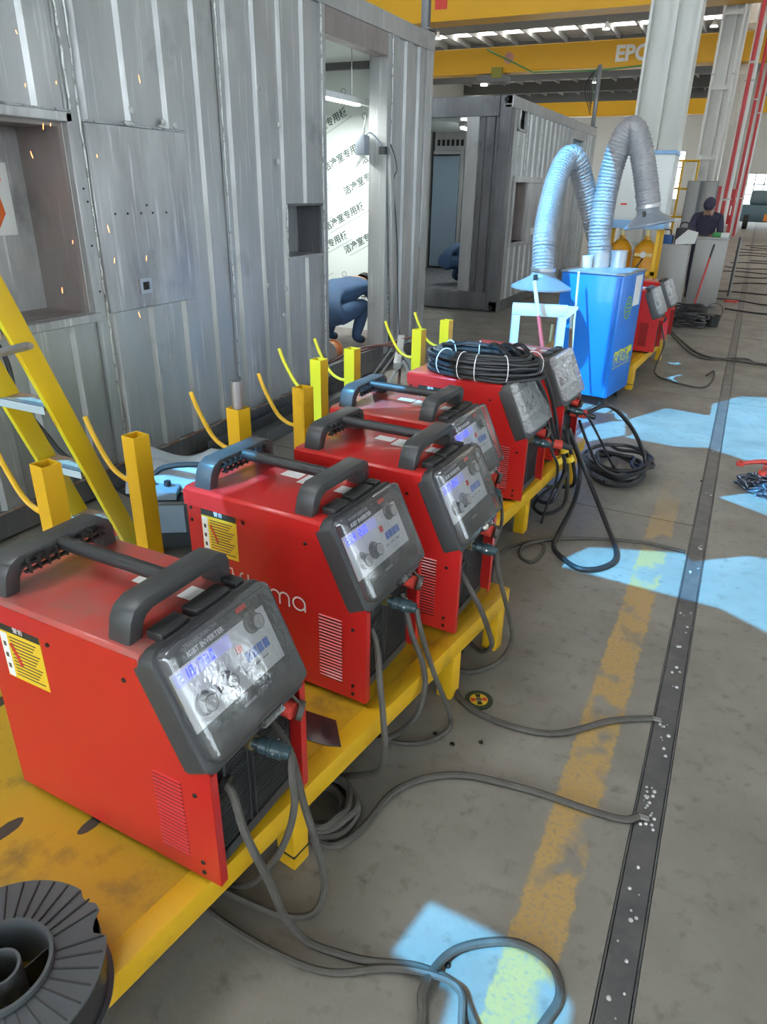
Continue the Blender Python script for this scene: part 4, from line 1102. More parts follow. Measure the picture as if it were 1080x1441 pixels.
for y in (-.04,.04): MB().ring((0,y,0),(0,y+.008,0),.02,.06,28).build('reel_flange', M['black'], t)
MB().ring((0,-.035,0),(0,.045,0),.02,.05,24).build('reel_winding', M['rubber'], t)
for x, y in ((-.62,1.72),(-.55,1.70),(-.30,1.02),(.02,4.6),(-.2,.86),(-.47,1.75)):
    o = MB().lathe([(.008,0),(.007,.004),(.002,.006),(.0005,.006)], Matrix.Translation((x,y,0)), 7).build('metal_nut', M['screw']); tag(o, 'tiny dark nut dropped on the concrete floor', 'nut', 'dropped nuts on the floor')
# chain heap with red hooks
t = thing('lifting_chain', 'heap of lifting chain with red hooks on the floor', 'chain', (.45,4.66,0))
def chain_link(b):
    P = [(.02+.0*k, 0, 0) for k in range(0)]
    pts = [(.014+.011*math.cos(a), .011*math.sin(a), 0) for a in [(-90+i*30)*math.pi/180 for i in range(7)]] + [(-.014+.011*math.cos(a), .011*math.sin(a), 0) for a in [(90+i*30)*math.pi/180 for i in range(7)]]
    b.tube(pts, .0052, 6, closed=True)
M['chain'] = mat('blued_chain', (.16,.2,.26), .3, .85)
for k in range(150):
    a = random.uniform(0, 2*math.pi); r = .22*math.sqrt(random.random()); h = max(0, .085*(1-r/.24))
    o = cpart('chlink','chain_link', chain_link, M['chain'], t)
    o.location = (r*math.cos(a), r*math.sin(a), .008+random.uniform(.0, h)); o.rotation_euler = (random.uniform(-.9,.9), random.uniform(-.5,.5), random.uniform(0,6.28)); s = random.uniform(1.15,1.45); o.scale = (s,s,s)
for (x, y, z, rz) in ((-.13,.12,.11,.4),(.0,-.03,.115,.2)):
    o = MB().tube(spline([(-.1,0,.0),(-.04,.0,.012),(.03,.012,.012),(.075,.0,.006),(.08,-.035,0),(.045,-.05,-.004),(.015,-.035,-.004)],5), [.012+.006*math.sin(i/31*3.1) for i in range(31)], 8).build('hook', mat('red_hook',(.7,.09,.07),.4), t)
    o.location = (x,y,z); o.rotation_euler = (0,0,rz)
    MB().ring((-.11,0,-.012),(-.11,0,.012),.012,.024,14).build('hook_eye', M['redprint'], o)

# ------------------------------------------------------------------ steel pipe stub standing in a rack post
px, py = -1.59, 2.04
o = MB().ring((px,py,.802),(px,py,1.0),.017,.021,20).build('pipe_stub', M['steel']); tag(o, 'grey steel pipe stub standing in a yellow rack post', 'pipe')

# ------------------------------------------------------------------ step ladder
t = thing('step_ladder', 'yellow step ladder leaning before the near container', 'ladder', (-2.25,2.12,0))
M['ladder'] = mat('yellow_fibreglass', (.80,.52,.012), .4, var=.05, scale=5); M['ladder2'] = mat('olive_yellow_fibreglass', (.62,.50,.01), .4, var=.05, scale=5)
def lad(x, z, o=0): return Vector((x, -.375*z+o, z))   # rail direction leans towards -y
for x, mm in ((0, M['ladder']),(-.27, M['ladder'])):
    for q, (w0, w1, d) in enumerate(((-.045,.045,.006),)):
        mb = MB(); a = lad(x,0); b = lad(x,2.1)
        mb.bar(a, b, .026, .085, (0,1,0)); mb.build('front_rail', mm, t, bevel=.003)
for k in range(6):
    z = .28+k*.3
    c = lad(-.135, z)
    s = MB().box((-.125,-.05,-.016),(.125,.05,0)).box((-.125,-.052,-.03),(.125,-.045,0)).build('step', mat('step_tread',(.42,.30,.22),.6,.2) if k == 0 else bpy.data.materials['step_tread'], t)
    s.location = c
    r = MB().box((-.115,-.046,0),(.115,-.02,.002)).build('tread_grip', M['steel'], s)
for x in (0.0,-.25):
    mb = MB(); mb.bar((x,-.375*2.05,2.05), (x,-1.35,0.0), .022, .04, (0,1,0)); mb.build('rear_rail', M['ladder2'], t, bevel=.003)
for x in (.022,):
    o = MB().bar(lad(x,1.12)+Vector((0,.0,0)), (x,-.95,1.10), .005, .03).build('spreader_bar', M['steel'], t, bevel=.002)
    MB().cyl(lad(x,1.12)+Vector((-.01,0,0)), lad(x,1.12)+Vector((.012,0,0)), .012, 10).build('spreader_rivet', M['steel'], o)
MB().box((-.05,-.85,2.07),(.04,-.7,2.1)).box((-.29,-.85,2.06),(.04,-.70,2.07)).build('ladder_top', M['ladder'], t, bevel=.004)

# ------------------------------------------------------------------ wire feeder and clutter behind the machines
M['feedblue'] = mat('blue_grey_plastic', (.20,.25,.30), .4); M['sheetblue'] = mat('hazy_plastic_sheet', (.55,.62,.68), .3, alpha=.75)
t = thing('wire_feeder', 'wire feeder with red grips behind the lettered machine', 'wire feeder', (-2.2,2.42,0), .55)
MB().box((-.24,-.13,.05),(.24,.13,.30)).build('body', M['black'], t, bevel=.015); MB().box((-.20,-.135,.14),(-.02,-.13,.28)).build('side_plate', M['feedblue'], t)
MB().prism([(-.24,.30),(-.05,.30),(-.05,.34),(-.20,.36)],'y',-.12,.12).build('control_box', M['feedblue'], t, bevel=.006)
for x in (-.17,-.1): MB().lathe([(.018,0),(.016,.02),(.001,.021)], Matrix.Translation((x,-.05,.352)), 12).build('knob', M['black'], t)
for x in (-.2,.2):
    for y in (-.1,.1): MB().cyl((x,y,0),(x,y,.05),.02,10).build('rubber_foot', M['rubber'], t)
MB().tube([(.24,-.06,.2),(.36,-.1,.19)],.018,10).build('grip', M['redprint'], t); MB().tube([(-.24,-.09,.16),(-.38,-.13,.14)],.018,10).build('grip', M['redprint'], t)
MB().tube(spline([(-.2,0,.32),(-.12,0,.42),(.12,0,.42),(.2,0,.3)],6),.014,8).build('carry_handle', M['black'], t)
MB().tube(spline([(.2,-.13,.22),(.28,-.22,.2),(.22,-.3,.06),(.05,-.32,.01),(-.2,-.3,.01)],7),.01,7).build('lead', CB, t)
mb = MB(); n = 14
for i in range(n):
    for j in range(n):
        u, v = i/(n-1), j/(n-1)
        z = .40 + .04*math.sin(7*u+2*v)+.03*math.sin(11*v-3*u) - .38*max(0,(u-.62))**1.0*1.2 - .35*max(0,.3-v)
        mb.v.append((-.30+.6*u, -.05+.34*v, max(.31,z) if u < .8 else max(.02,z-.1)))
for i in range(n-1):
    for j in range(n-1): mb.f.append((i*n+j,(i+1)*n+j,(i+1)*n+j+1,i*n+j+1))
o = mb.build('plastic_cover', M['sheetblue'], t, ang=80)
o = MB().tube(spline([(-3.06,1.95,1.3),(-3.0,2.14,.951),(-2.95,2.141,.723),(-2.88,2.2,.54),(-2.8,2.25,.40),(-2.6,2.4,.2),(-2.4,2.6,.02),(-2.2,2.7,.014)],8),.012,8).build('hanging_hose', CB); tag(o, 'dark hose hanging down the near container wall behind the ladder', 'hose')
o = MB().tube(spline([(-2.6,1.9,.012),(-2.2,2.0,.012),(-1.95,2.15,.012),(-1.9,2.5,.012),(-2.2,3.0,.012)],8),.011,7).build('floor_cable', CB); tag(o, 'black cable on the floor behind the yellow benches', 'cable')
t = thing('folded_tarp', 'folded bluish tarpaulin by the foot of the near container', 'tarpaulin', (-2.45,2.95,0), .3)
for k in range(4):
    MB().box((-.2+.01*k,-.28,.01+.035*k),(.2-.015*k,.28-.02*k,.042+.035*k)).build('fold', M['feedblue'], t, bevel=.014, bseg=3)
# white sheet with an orange mark in the recess
t = thing('paper_sheet', 'white paper sheet with orange mark in the container recess', 'paper', (-3.376,2.44,1.40))
MB().box((0,-.2,0),(.002,.20,.33)).build('sheet', M['paper'], t)
MB().prism([(0.0,.05),(.10,.03),(.15,.10),(.13,.2),(.16,.26),(.08,.3),(0,.25)],'x',.002,.0026).build('orange_mark', mat('orange_ink',(.8,.14,.02),.5), t)
# sparks
SP = mat('spark_glow', (.9,.3,.1), .5, emit=(1,.28,.07), estr=4)
rs = random.Random(4)
for k, (y, z) in enumerate(((2.44,2.02),(2.62,2.05),(2.98,2.1),(2.5,1.87),(2.55,1.88),(2.66,1.45),(2.46,1.40),(2.85,1.02),(2.66,1.76),(2.72,1.3),(2.4,2.2),(2.9,1.3),(2.3,1.75),(2.35,1.2),(2.18,.12),(2.3,.2),(2.26,.05))):
    x = -2.95+rs.uniform(0,.2); L = rs.uniform(.006,.02); a = rs.uniform(-.5,.3)
    o = MB().tube([(x,y-L*math.sin(a),z+L*math.cos(a)),(x,y,z),(x+.002,y+L*math.sin(a),z-L*math.cos(a))],[.0005,.0015,.0006],5).build('spark', SP); tag(o, 'glowing orange welding spark in the air by the container', 'spark', 'flying welding sparks')
# ------------------------------------------------------------------ blue fume extractor with two hoses
M['exblue'] = mat('extractor_blue', (.012,.20,.72), .35, var=.03, scale=3, coat=.2); M['hose'] = mat('grey_hose', (.34,.33,.34), .42, .35, var=.12, scale=14, bump=.9, bscale=70)
M['hood'] = mat('grey_hood', (.26,.29,.33), .38, .2); M['duct'] = mat('duct_steel', (.45,.45,.46), .35, .7)
E0 = Vector((-1.33,6.03,0)); ea = math.radians(-9)
ex = thing('fume_extractor', 'blue fume extractor box with two grey suction hoses', 'fume extractor', E0, ea)
def EL(p): # world -> local
    d = Vector(p)-E0; c, s = math.cos(ea), math.sin(ea); return Vector((d.x*c+d.y*s, -d.x*s+d.y*c, d.z))
ew, ed, eh = .51, .55, 1.06
MB().box((0,0,.09),(ew,ed,eh)).build('cabinet_body', M['exblue'], ex, bevel=.008)
MB().box((-.008,-.008,eh),(ew+.008,ed+.008,eh+.018)).build('cabinet_top', M['hood'], ex, bevel=.004)
MB().box((ew-.03,-.006,.1),(ew-.018,0.0,eh-.02)).build('corner_fold', M['exblue'], ex)
for x in (.06,ew-.06):
    for y in (.07,ed-.07):
        o = cpart('caster','caster', lambda b: b.cyl((-.015,0,.035),(.015,0,.035),.034,16).box((-.02,-.03,.06),(.02,.03,.09)), M['rubber'], ex); o.location = (x,y,0)
fr = lambda y, z: frame((ew+.0012, y, z), (0,1,0), (0,0,1))
text('智能环保', .115, mat('lemon_print',(.8,.75,.02),.45), ex, fr(.27,.40), bold=.008)
MB().box((ew+.0005,.04,.325),(ew+.0015,.49,.331)).build('underline', M['sticker_y'], ex)
mb = MB(); ribbon(mb, arc(0,0,.085,0,360,28), .012, fr(.22,.80)); ribbon(mb, arc(0,0,.06,0,360,24), .006, fr(.22,.80)); mb.build('round_emblem', mat('green_yellow_print',(.35,.55,.02),.5), ex)
for k in range(3): MB().box((ew+.0004,.18,.765+k*.03),(ew+.0014,.26,.778+k*.03)).build('emblem_bar', bpy.data.materials['green_yellow_print'], ex)
MB().box((ew+.0005,.32,.80),(ew+.002,.49,1.04)).build('paper_notice', M['paper'], ex)
MB().box((-.002,-.006,.30),(.004,0,.36)).build('hinge', M['steel'], ex)
def hose(pts, r):
    P = spline([EL(p) for p in pts], 26)
    # resample evenly
    Q = [P[0]]; step = .0065; acc = 0
    for a, b in zip(P[:-1], P[1:]):
        d = (b-a).length
        while acc + d >= step:
            a = a + (b-a)*((step-acc)/d); Q.append(a.copy()); d = (b-a).length; acc = 0
        acc += d
    rr = [r*(1+.045*(1 if i % 4 < 2 else -1)*.7*(.6+.4*random.random())+random.gauss(0,.012)) for i in range(len(Q))]
    return MB().tube(Q, rr, 22).build('suction_hose', M['hose'], ex, ang=70)
def hood(p, tilt, r):
    Mx = Matrix.Translation(EL(p)) @ Matrix.Rotation(tilt, 4, 'Y')
    h = MB().lathe([(.085,.14),(.088,.09),(.10,.075),(r,.0),(r,-.012),(r-.01,-.012),(r-.012,.0),(.09,.068),(.075,.14)], Mx, 36).build('suction_hood', M['hood'], ex)
    MB().box((-.012,-r*.62,.02),(.012,-r*.5,.10), Mx).build('hood_handle', M['black'], ex)
    MB().ring(Mx @ Vector((0,0,.12)), Mx @ Vector((0,0,.145)), .088, .097, 28).build('hose_clamp', M['steel'], ex)
hose([(-1.13,6.45,1.14),(-1.15,6.46,1.4),(-1.14,6.5,1.75),(-1.085,6.5,2.03),(-1.02,6.5,2.11),(-.95,6.5,2.02),(-.87,6.5,1.80),(-.80,6.5,1.56)], .092)
hood((-.775,6.5,1.42), -.22, .20)
hose([(-1.43,5.79,1.08),(-1.47,5.88,1.37),(-1.49,6.15,1.72),(-1.465,6.36,1.90),(-1.40,6.42,1.87),(-1.32,6.5,1.66),(-1.2,6.58,1.33),(-1.1,6.60,1.12)], .085)
hood((-1.425,5.77,.963), .02, .235)
for p in ((-1.13,6.45),(-1.1,6.60)):
    q = EL((*p,eh+.015)); MB().ring(q, q+Vector((0,0,.12)), .088, .098, 28).build('hose_collar', M['duct'], ex)
q = EL((-.98,6.5,eh+.018)); MB().cyl(q, q+Vector((0,0,.13)), .075, 24).build('outlet_stub', M['duct'], ex)
q = EL((-1.2,6.33,eh+.018)); MB().cyl(q, q+Vector((0,0,.09)), .045, 18).build('filter_cap', M['paper'], ex)

# ------------------------------------------------------------------ white painted frame stand and rods behind the machines
M['pale'] = mat('pale_paint', (.62,.66,.66), .45, var=.05, scale=6)
t = thing('steel_stand', 'pale painted angle-iron stand beside the blue extractor', 'stand', (-1.24,5.05,0), math.radians(14))
MB().box((-.19,-.03,.85),(.19,.03,.93)).box((-.19,.03,.90),(.19,.16,.91)).build('top_angle', M['pale'], t, bevel=.003)
MB().prism([(.19,.93),(.26,.93),(.26,.91),(.19,.84)],'y',-.03,-.02).build('gusset', M['pale'], t)
for x in (-.19,.13): MB().box((x,-.03,.0),(x+.06,-.022,.86)).box((x,-.03,.0),(x+.008,.03,.86)).build('leg', M['pale'], t)
MB().box((-.25,-.10,0),(.25,.10,.012)).build('foot_plate', M['pale'], t); MB().box((-.18,-.02,.5),(.18,.02,.53)).build('cross_bar', M['pale'], t)
def rod(name, a, b, r, m, lab, tipm=None):
    t = thing(name, lab, 'rod', a); d = Vector(b)-Vector(a)
    MB().cyl((0,0,0), d*(.8 if tipm else 1), r, 10).build('shaft', m, t)
    if tipm: MB().cyl(d*.8, d, r*1.02, 10).build('painted_tip', tipm, t)
    return t
rod('marker_rod', (-.92,4.62,.0), (-1.28,4.98,1.09), .014, mat('faded_red',(.6,.09,.09),.5), 'red rod with white tip leaning on the pale stand', M['pale'])
rod('steel_rod', (-1.06,5.55,.0), (-1.17,5.90,1.08), .009, M['paper'], 'thin white rod leaning against the extractor front')
rod('steel_rod', (-.95,5.1,.0), (-1.09,5.42,.86), .014, mat('rusty_rod',(.25,.15,.1),.7), 'rusty brown rod leaning in front of the blue extractor')
rod('wooden_rod', (-1.2,5.3,.0), (-1.22,5.42,.74), .013, mat('brown_wood',(.3,.16,.06),.6), 'short brown wooden stick behind the pale stand')
# metal trestle by the doorway
t = thing('trestle', 'grey steel trestle with crossed legs before the open doorway', 'trestle', (-2.52,5.5,0), .5)
MB().bar((-.05,-.45,.36),(.05,.5,.40),.06,.05).build('beam', M['mill'], t, bevel=.004)
for y, s in ((-.35,-1),(.1,1),(.4,1)):
    for x in (-.25,.25): MB().bar((0,y,.38),(x,y+.1*s,.0),.045,.012).build('leg', M['mill'], t)
MB().bar((-.22,-.35,.08),(.22,-.35,.08),.03,.012).build('brace', M['mill'], t)
t = thing('floor_channel', 'dark steel channel lying along the foot of the container', 'steel channel', (-2.9,4.6,0), 0.02)
MB().box((-.12,-1.1,.0),(.12,1.2,.012)).box((-.12,-1.1,.012),(-.108,1.2,.09)).box((.108,-1.1,.012),(.12,1.2,.09)).build('channel', M['mill_dark_shade'], t)
for k, (y0, zz) in enumerate(((5.1,.25),(5.6,.2))):
    o = MB().tube(spline([(-3.0,y0,.30),(-2.75,y0+.15,zz+.18),(-2.5,y0+.3,.42),(-2.25,y0-.2,.2),(-2.1,y0-.6,.015)],8),.012,7).build('air_hose', mat('brown_hose%d'%k,(.12,.05,.045),.55)); tag(o, ['reddish hose sagging from the doorway over the trestle','second reddish hose trailing beside the trestle'][k], 'hose')
o = MB().box((-.05,-.025,0),(.05,.025,.06)).build('red_clamp', M['redprint'], None, bevel=.01); o.location = (-2.86,5.3,.02); tag(o, 'small red clamp on the floor below the doorway', 'clamp')
t = thing('copper_spool', 'spool of copper coloured wire on the container sill', 'spool', (-3.22,5.52,.2))
mb = MB(); mb.lathe([(.03,.0),(.1,.0),(.1,.012),(.085,.014),(.085,.11),(.1,.112),(.1,.124),(.03,.124)], Matrix.Translation((0,0,.1)) @ Matrix.Rotation(1.57,4,'X') @ Matrix.Translation((0,0,-.06)), 28); mb.build('spool_body', mat('copper_wire',(.75,.34,.18),.3,.85), t)
MB().ring((0,-.065,.1),(0,-.055,.1),.03,.103,28).build('spool_flange', M['steel'], t)
# leaning bar, cable, work lamp and film scrap at the doorway
o = MB().bar((-3.02,6.44,.155),(-3.045,6.33,1.93),.075,.035).build('flat_bar', M['mill'], None, bevel=.003); tag(o, 'light steel flat bar leaning on the right door post', 'steel bar')
o = MB().tube(spline([(-3.03,6.30,2.0),(-3.03,6.40,1.9),(-3.03,6.44,1.8),(-3.03,6.38,1.68),(-3.02,6.46,1.2),(-3.01,6.50,.6),(-2.98,6.52,.16)],8),.005,6).build('thin_cable', CB); tag(o, 'thin black wire running down beside the door post', 'cable')
t = thing('work_lamp', 'small grey work lamp clipped to the right door post', 'lamp', (-3.26,6.27,1.95))
MB().box((-.05,-.12,-.04),(.05,-.02,.12)).build('lamp_body', M['hood'], t, bevel=.012); MB().box((.16,-.06,-.03),(.22,-.01,.03)).build('clip', M['black'], t); MB().tube(spline([(0,-.04,.1),(.06,-.05,.14),(.12,-.04,.1),(.18,-.03,.03)],5),.006,6).build('arm', M['feedblue'], t)
o = MB().prism([(6.42,2.24),(6.28,1.88),(6.22,1.80),(6.40,1.90)],'x',-3.345,-3.342).build('film_scrap', mat('white_film',(.85,.87,.86),.35), None); tag(o, 'white film scrap hanging in the container doorway', 'film')

# ------------------------------------------------------------------ people
M['skin'] = mat('skin', (.45,.25,.17), .55); M['coverall'] = mat('blue_coverall', (.035,.075,.15), .8, var=.12, scale=10, bump=.4, bscale=30); M['boot'] = mat('dark_boot', (.03,.028,.025), .6)
M['hair'] = mat('dark_hair', (.015,.013,.012), .6); M['navy'] = mat('navy_cloth', (.045,.04,.075), .8)
def person(J, E, lab, cloth, loc, hat=None, fingers=()):
    """J: joint -> (x,y,z,radius,kind); E: bones; one continuous skinned body"""
    names = list(J); V = [Vector(J[n][:3]) for n in names]; R = [J[n][3] for n in names]; Kd = [J[n][4] for n in names]
    ed = [(names.index(a), names.index(b)) for a, b in E]
    for w, tip, s in fingers:                       # five fingers rooted in the palm, unequal, bent
        wi = names.index(w); p0 = V[wi]; d = Vector(tip).normalized(); side = d.cross(Vector((0,0,1))).normalized()*s; up = side.cross(d)
        for k, (o_, L_) in enumerate(((-.030,.062),(-.011,.074),(.010,.078),(.030,.070),(.042,.048))):
            if k == 4: b = p0+side*.036+d*.0; c = b+(d*.5+side*.7)*L_*.6; e = c+d*L_*.5
            else: b = p0+side*o_+d*.035; c = b+d*L_*.55; e = c+(d*.6-up*.7)*L_*.5
            i0 = len(V); V.extend([b,c,e]); R.extend([.010,.009,.008]); Kd.extend(['s']*3); ed.extend([(wi,i0),(i0,i0+1),(i0+1,i0+2)])
    me = bpy.data.meshes.new('body'); me.from_pydata([tuple(v) for v in V], ed, [])
    ob = bpy.data.objects.new('body_tmp', me); COL.objects.link(ob)
    ob.modifiers.new('skin','SKIN'); sub = ob.modifiers.new('sub','SUBSURF'); sub.levels = 2; sub.render_levels = 2
    sk = me.skin_vertices[0].data
    for i, r in enumerate(R):
        q = r if isinstance(r, tuple) else (r, r)
        sk[i].radius = q; sk[i].use_root = (i == 0)
    dg = bpy.context.evaluated_depsgraph_get(); out = bpy.data.meshes.new_from_object(ob.evaluated_get(dg))
    bpy.data.objects.remove(ob); bpy.data.meshes.remove(me)
    out.materials.clear()
    for m in (cloth, M['skin'], M['boot']): out.materials.append(m)
    for p in out.polygons:
        c = p.center; k = min(range(len(V)), key=lambda i: (V[i]-c).length - (R[i][0] if isinstance(R[i], tuple) else R[i])*.6)
        p.material_index = {'c':0,'s':1,'b':2}[Kd[k]]; p.use_smooth = True
    t = thing('person', lab, 'person', loc)
    link('body', out, None, t)
    return t
def head_bits(t, c, f, up, hair, cap=None):
    """hair or cap, eyes, nose, mouth, ears on a head centred at c looking along f"""
    c = Vector(c); f = Vector(f).normalized(); up = Vector(up); s = f.cross(up).normalized(); up = s.cross(f).normalized()
    Mx = Matrix((s, f, up)).transposed().to_4x4(); Mx.translation = c
    mb = MB(); prof = [(.104*math.cos(a), .118*math.sin(a)) for a in [math.radians(q) for q in (4,20,40,60,80,89.5)]]
    mb.lathe(prof, Mx @ Matrix.Translation((0,-.014,.008)) @ Matrix.Scale(.9,4,(1,0,0)) @ Matrix.Scale(1.08,4,(0,1,0)), 20); mb.build('cap' if cap else 'hair', cap or hair, t, ang=80)
    if cap:
        MB().prism([(-.075,.06),(.075,.06),(.06,.15),(0,.17),(-.06,.15)],'z',.012,.022, Mx).build('cap_brim', cap, t, bevel=.003)
    for q in (-1,1):
        MB().lathe([(.0005,.012),(.009,.006),(.011,0),(.009,-.006),(.0005,-.012)], Mx @ Matrix.Translation((q*.034,.092,.0)), 10).build('eye', M['hair'], t)
        MB().lathe([(.0005,.03),(.012,.02),(.016,0),(.012,-.02),(.0005,-.03)], Mx @ Matrix.Translation((q*.084,.0,-.01)), 10).build('ear', M['skin'], t)
    MB().add([Mx @ Vector(p) for p in ((-.014,.092,-.035),(.014,.092,-.035),(0,.118,-.034),(0,.095,.005))], [(0,1,2),(0,2,3),(1,3,2),(0,3,1)]).build('nose', M['skin'], t)
    MB().box((-.022,.088,-.066),(.022,.096,-.058), Mx).build('mouth', mat('lips',(.3,.12,.1),.6) if 'lips' not in bpy.data.materials else bpy.data.materials['lips'], t)
EB = [('pelvis','waist'),('waist','chest'),('chest','neck'),('neck','jaw'),('jaw','crown'),('chest','shR'),('shR','elR'),('elR','wrR'),('wrR','paR'),('chest','shL'),('shL','elL'),('elL','wrL'),('wrL','paL'),
      ('pelvis','hipR'),('hipR','knR'),('knR','anR'),('anR','toR'),('pelvis','hipL'),('hipL','knL'),('knL','anL'),('anL','toL')]
CR = {'pelvis':(0,0,.34,(.15,.135),'c'),'waist':(.01,.16,.50,(.145,.12),'c'),'chest':(.02,.36,.60,(.155,.125),'c'),'neck':(.03,.52,.595,.055,'s'),'jaw':(.035,.60,.545,(.075,.085),'s'),'crown':(.035,.68,.52,(.075,.08),'s'),
      'shR':(.20,.40,.57,.075,'c'),'elR':(.25,.52,.36,.052,'c'),'wrR':(.16,.68,.22,.036,'c'),'paR':(.14,.74,.18,.032,'s'),'shL':(-.17,.40,.57,.075,'c'),'elL':(-.22,.54,.38,.052,'c'),'wrL':(-.10,.70,.25,.036,'c'),'paL':(-.07,.76,.20,.032,'s'),
      'hipR':(.10,.0,.32,.115,'c'),'knR':(.17,.40,.40,.078,'c'),'anR':(.16,.22,.085,.05,'c'),'toR':(.17,.38,.04,.04,'b'),'hipL':(-.10,.0,.32,.115,'c'),'knL':(-.17,.42,.38,.078,'c'),'anL':(-.16,.24,.085,.05,'c'),'toL':(-.16,.40,.04,.04,'b')}
w1 = person(CR, EB, 'person in blue coveralls crouching with head bent in the near container', M['coverall'], (-3.52,6.04,.2), fingers=(('paR',(0,.6,-.5),1),('paL',(0,.6,-.5),-1)))
head_bits(w1, (.035,.64,.535), (0,.55,-.85), (0,.85,.5), M['hair'])
w2 = person(CR, EB, 'person in blue crouching inside the far container', M['coverall'], (-4.25,11.0,.27), fingers=(('paR',(0,.6,-.5),1),('paL',(0,.6,-.5),-1)))
head_bits(w2, (.035,.64,.535), (0,.55,-.85), (0,.85,.5), M['hair']); w2.rotation_euler = (0,0,-.6)
ST = {'pelvis':(0,0,.92,(.16,.12),'c'),'waist':(0,-.03,1.08,(.15,.115),'c'),'chest':(0,-.12,1.27,(.17,.125),'c'),'neck':(0,-.20,1.385,.055,'s'),'jaw':(0,-.255,1.43,(.072,.08),'s'),'crown':(0,-.28,1.53,(.075,.085),'s'),
      'shR':(.19,-.13,1.30,.075,'c'),'elR':(.24,-.22,1.06,.052,'c'),'wrR':(.14,-.44,1.05,.036,'c'),'paR':(.12,-.51,1.05,.032,'s'),'shL':(-.19,-.13,1.30,.075,'c'),'elL':(-.24,-.22,1.06,.052,'c'),'wrL':(-.12,-.42,1.05,.036,'c'),'paL':(-.10,-.49,1.05,.032,'s'),
      'hipR':(.09,0,.88,.105,'c'),'knR':(.10,-.02,.49,.075,'c'),'anR':(.10,.03,.09,.05,'c'),'toR':(.11,-.12,.04,.042,'b'),'hipL':(-.09,0,.88,.105,'c'),'knL':(-.10,-.02,.49,.075,'c'),'anL':(-.10,.03,.09,.05,'c'),'toL':(-.11,-.12,.04,.042,'b')}
w3 = person(ST, EB, 'person in a dark cap bending over the grey steel cupboard', M['navy'], (-.72,13.75,0), fingers=(('paR',(0,-1,-.1),-1),('paL',(0,-1,-.1),1)))
head_bits(w3, (0,-.27,1.485), (0,-.8,-.45), (0,-.4,.9), M['hair'], M['navy'])
# ------------------------------------------------------------------ far end of the line: third bench, machines, cabinets
M['steelgrey'] = mat('grey_sheet_metal', (.36,.345,.325), .45, .25, var=.05, scale=3)
BC = bench((-.70,7.0,0), math.radians(-3.5), -.38, 1.35, .95, (-.25,1.2), [], 'far yellow bench beyond the blue extractor')
m7 = machine((-.63,7.18),-3,'wrapped red welding machine on the bench beyond the extractor','200 220',wrap=True,handle=False,sticker=False)
m8 = machine((-.60,7.95),-3,'last red welding machine at the end of the far bench','200 220',wrap=True,handle=False,sticker=False)
o = cable('torch_hose', [(-.62,7.45,.48),(-.57,7.5,.3),(-.60,7.4,.1),(-.605,7.5,.0095),(-.495,7.28,.0095),(-.161,7.101,.0095),(-.07,7.463,.0095),(-.08,7.896,.0095),(-.133,7.657,.0095)], .009, RD, 'brownish cable from the far bench curling on the rail')
o = cable('floor_cable', [(-.856,10.62,.012),(-.52,9.425,.012),(-.229,8.664,.012),(.137,8.551,.012),(.414,8.519,.012),(.9,8.6,.012),(3,8.8,.012)], .012, RD, 'dark cable crossing the floor rail beyond the benches')
o = cable('floor_cable', [(-.8,10.3,.010),(-.45,9.0,.010),(-.2,8.5,.010),(.2,8.72,.010),(.6,8.45,.010),(3,8.5,.010)], .009, RD, 'thinner dark cable beside the one crossing the rail')
rs = random.Random(11)
for k in range(14):
    y = 12.5+k*1.35+rs.uniform(-.3,.3); x0 = rs.uniform(-.5,.1)
    pts = [(x0+.45*i, y+rs.uniform(-.25,.25), .0115) for i in range(9)]
    o = cable('floor_cable', pts, .011, CB, 'dark cable lying across the far hall floor', group='cables on the far floor', n=5)
coil('cable_coil', (-.55,10.7,0), .2, .26, 9, .013, CB, 'tangled heap of black cable before the grey steel cupboard', .2, .03, .03)
t = thing('bucket', 'small black bucket with wire handle on the floor', 'bucket', (-.26,10.85,0))
MB().lathe([(.001,.002),(.075,.002),(.095,.15),(.099,.15),(.079,0),(.001,0)],None,24).build('pail', M['black'], t); MB().tube(spline([(-.097,0,.14),(-.09,0,.26),(0,0,.31),(.09,0,.26),(.097,0,.14)],6),.005,6).build('handle', M['black'], t)
# white electrical cabinet on a yellow stand
t = thing('electrical_cabinet', 'white electrical cabinet with warning triangle on a yellow stand', 'cabinet', (-1.28,9.55,0))
MB().box((-.33,-.25,1.36),(.33,.25,2.05)).build('body', mat('cabinet_white',(.74,.76,.74),.4), t, bevel=.006)
MB().box((-.30,-.262,1.385),(.005,-.25,2.03)).build('door', bpy.data.materials['cabinet_white'], t, bevel=.003); MB().box((.012,-.262,1.385),(.31,-.25,2.03)).build('door', bpy.data.materials['cabinet_white'], t, bevel=.003)
MB().box((-.34,-.27,2.05),(.34,.26,2.09)).build('top_trim', mat('light_blue_trim',(.25,.45,.7),.4), t, bevel=.004); MB().box((-.34,-.27,1.27),(.34,.26,1.36)).build('plinth', bpy.data.materials['light_blue_trim'], t, bevel=.004)
mb = MB(); mb.prism([(.02,1.56),(.12,1.56),(.07,1.645)],'y',-.2635,-.262); mb.build('warning_triangle', M['sticker_y'], t); MB().box((.064,-.2645,1.575),(.076,-.2635,1.615)).build('warning_bolt', M['sticker_k'], t)
MB().box((-.18,-.264,1.52),(-.11,-.262,1.54)).build('red_label', M['redprint'], t); MB().box((-.03,-.275,1.6),(-.015,-.262,1.72)).build('handle', M['black'], t)
MB().box((.331,-.2,1.5),(.333,.15,1.98)).build('side_notice', M['paper'], t)
for x in (-.31,.27):
    for y in (-.23,.19): MB().box((x,y,0),(x+.04,y+.04,1.27)).build('stand_leg', M['yellow'], t)
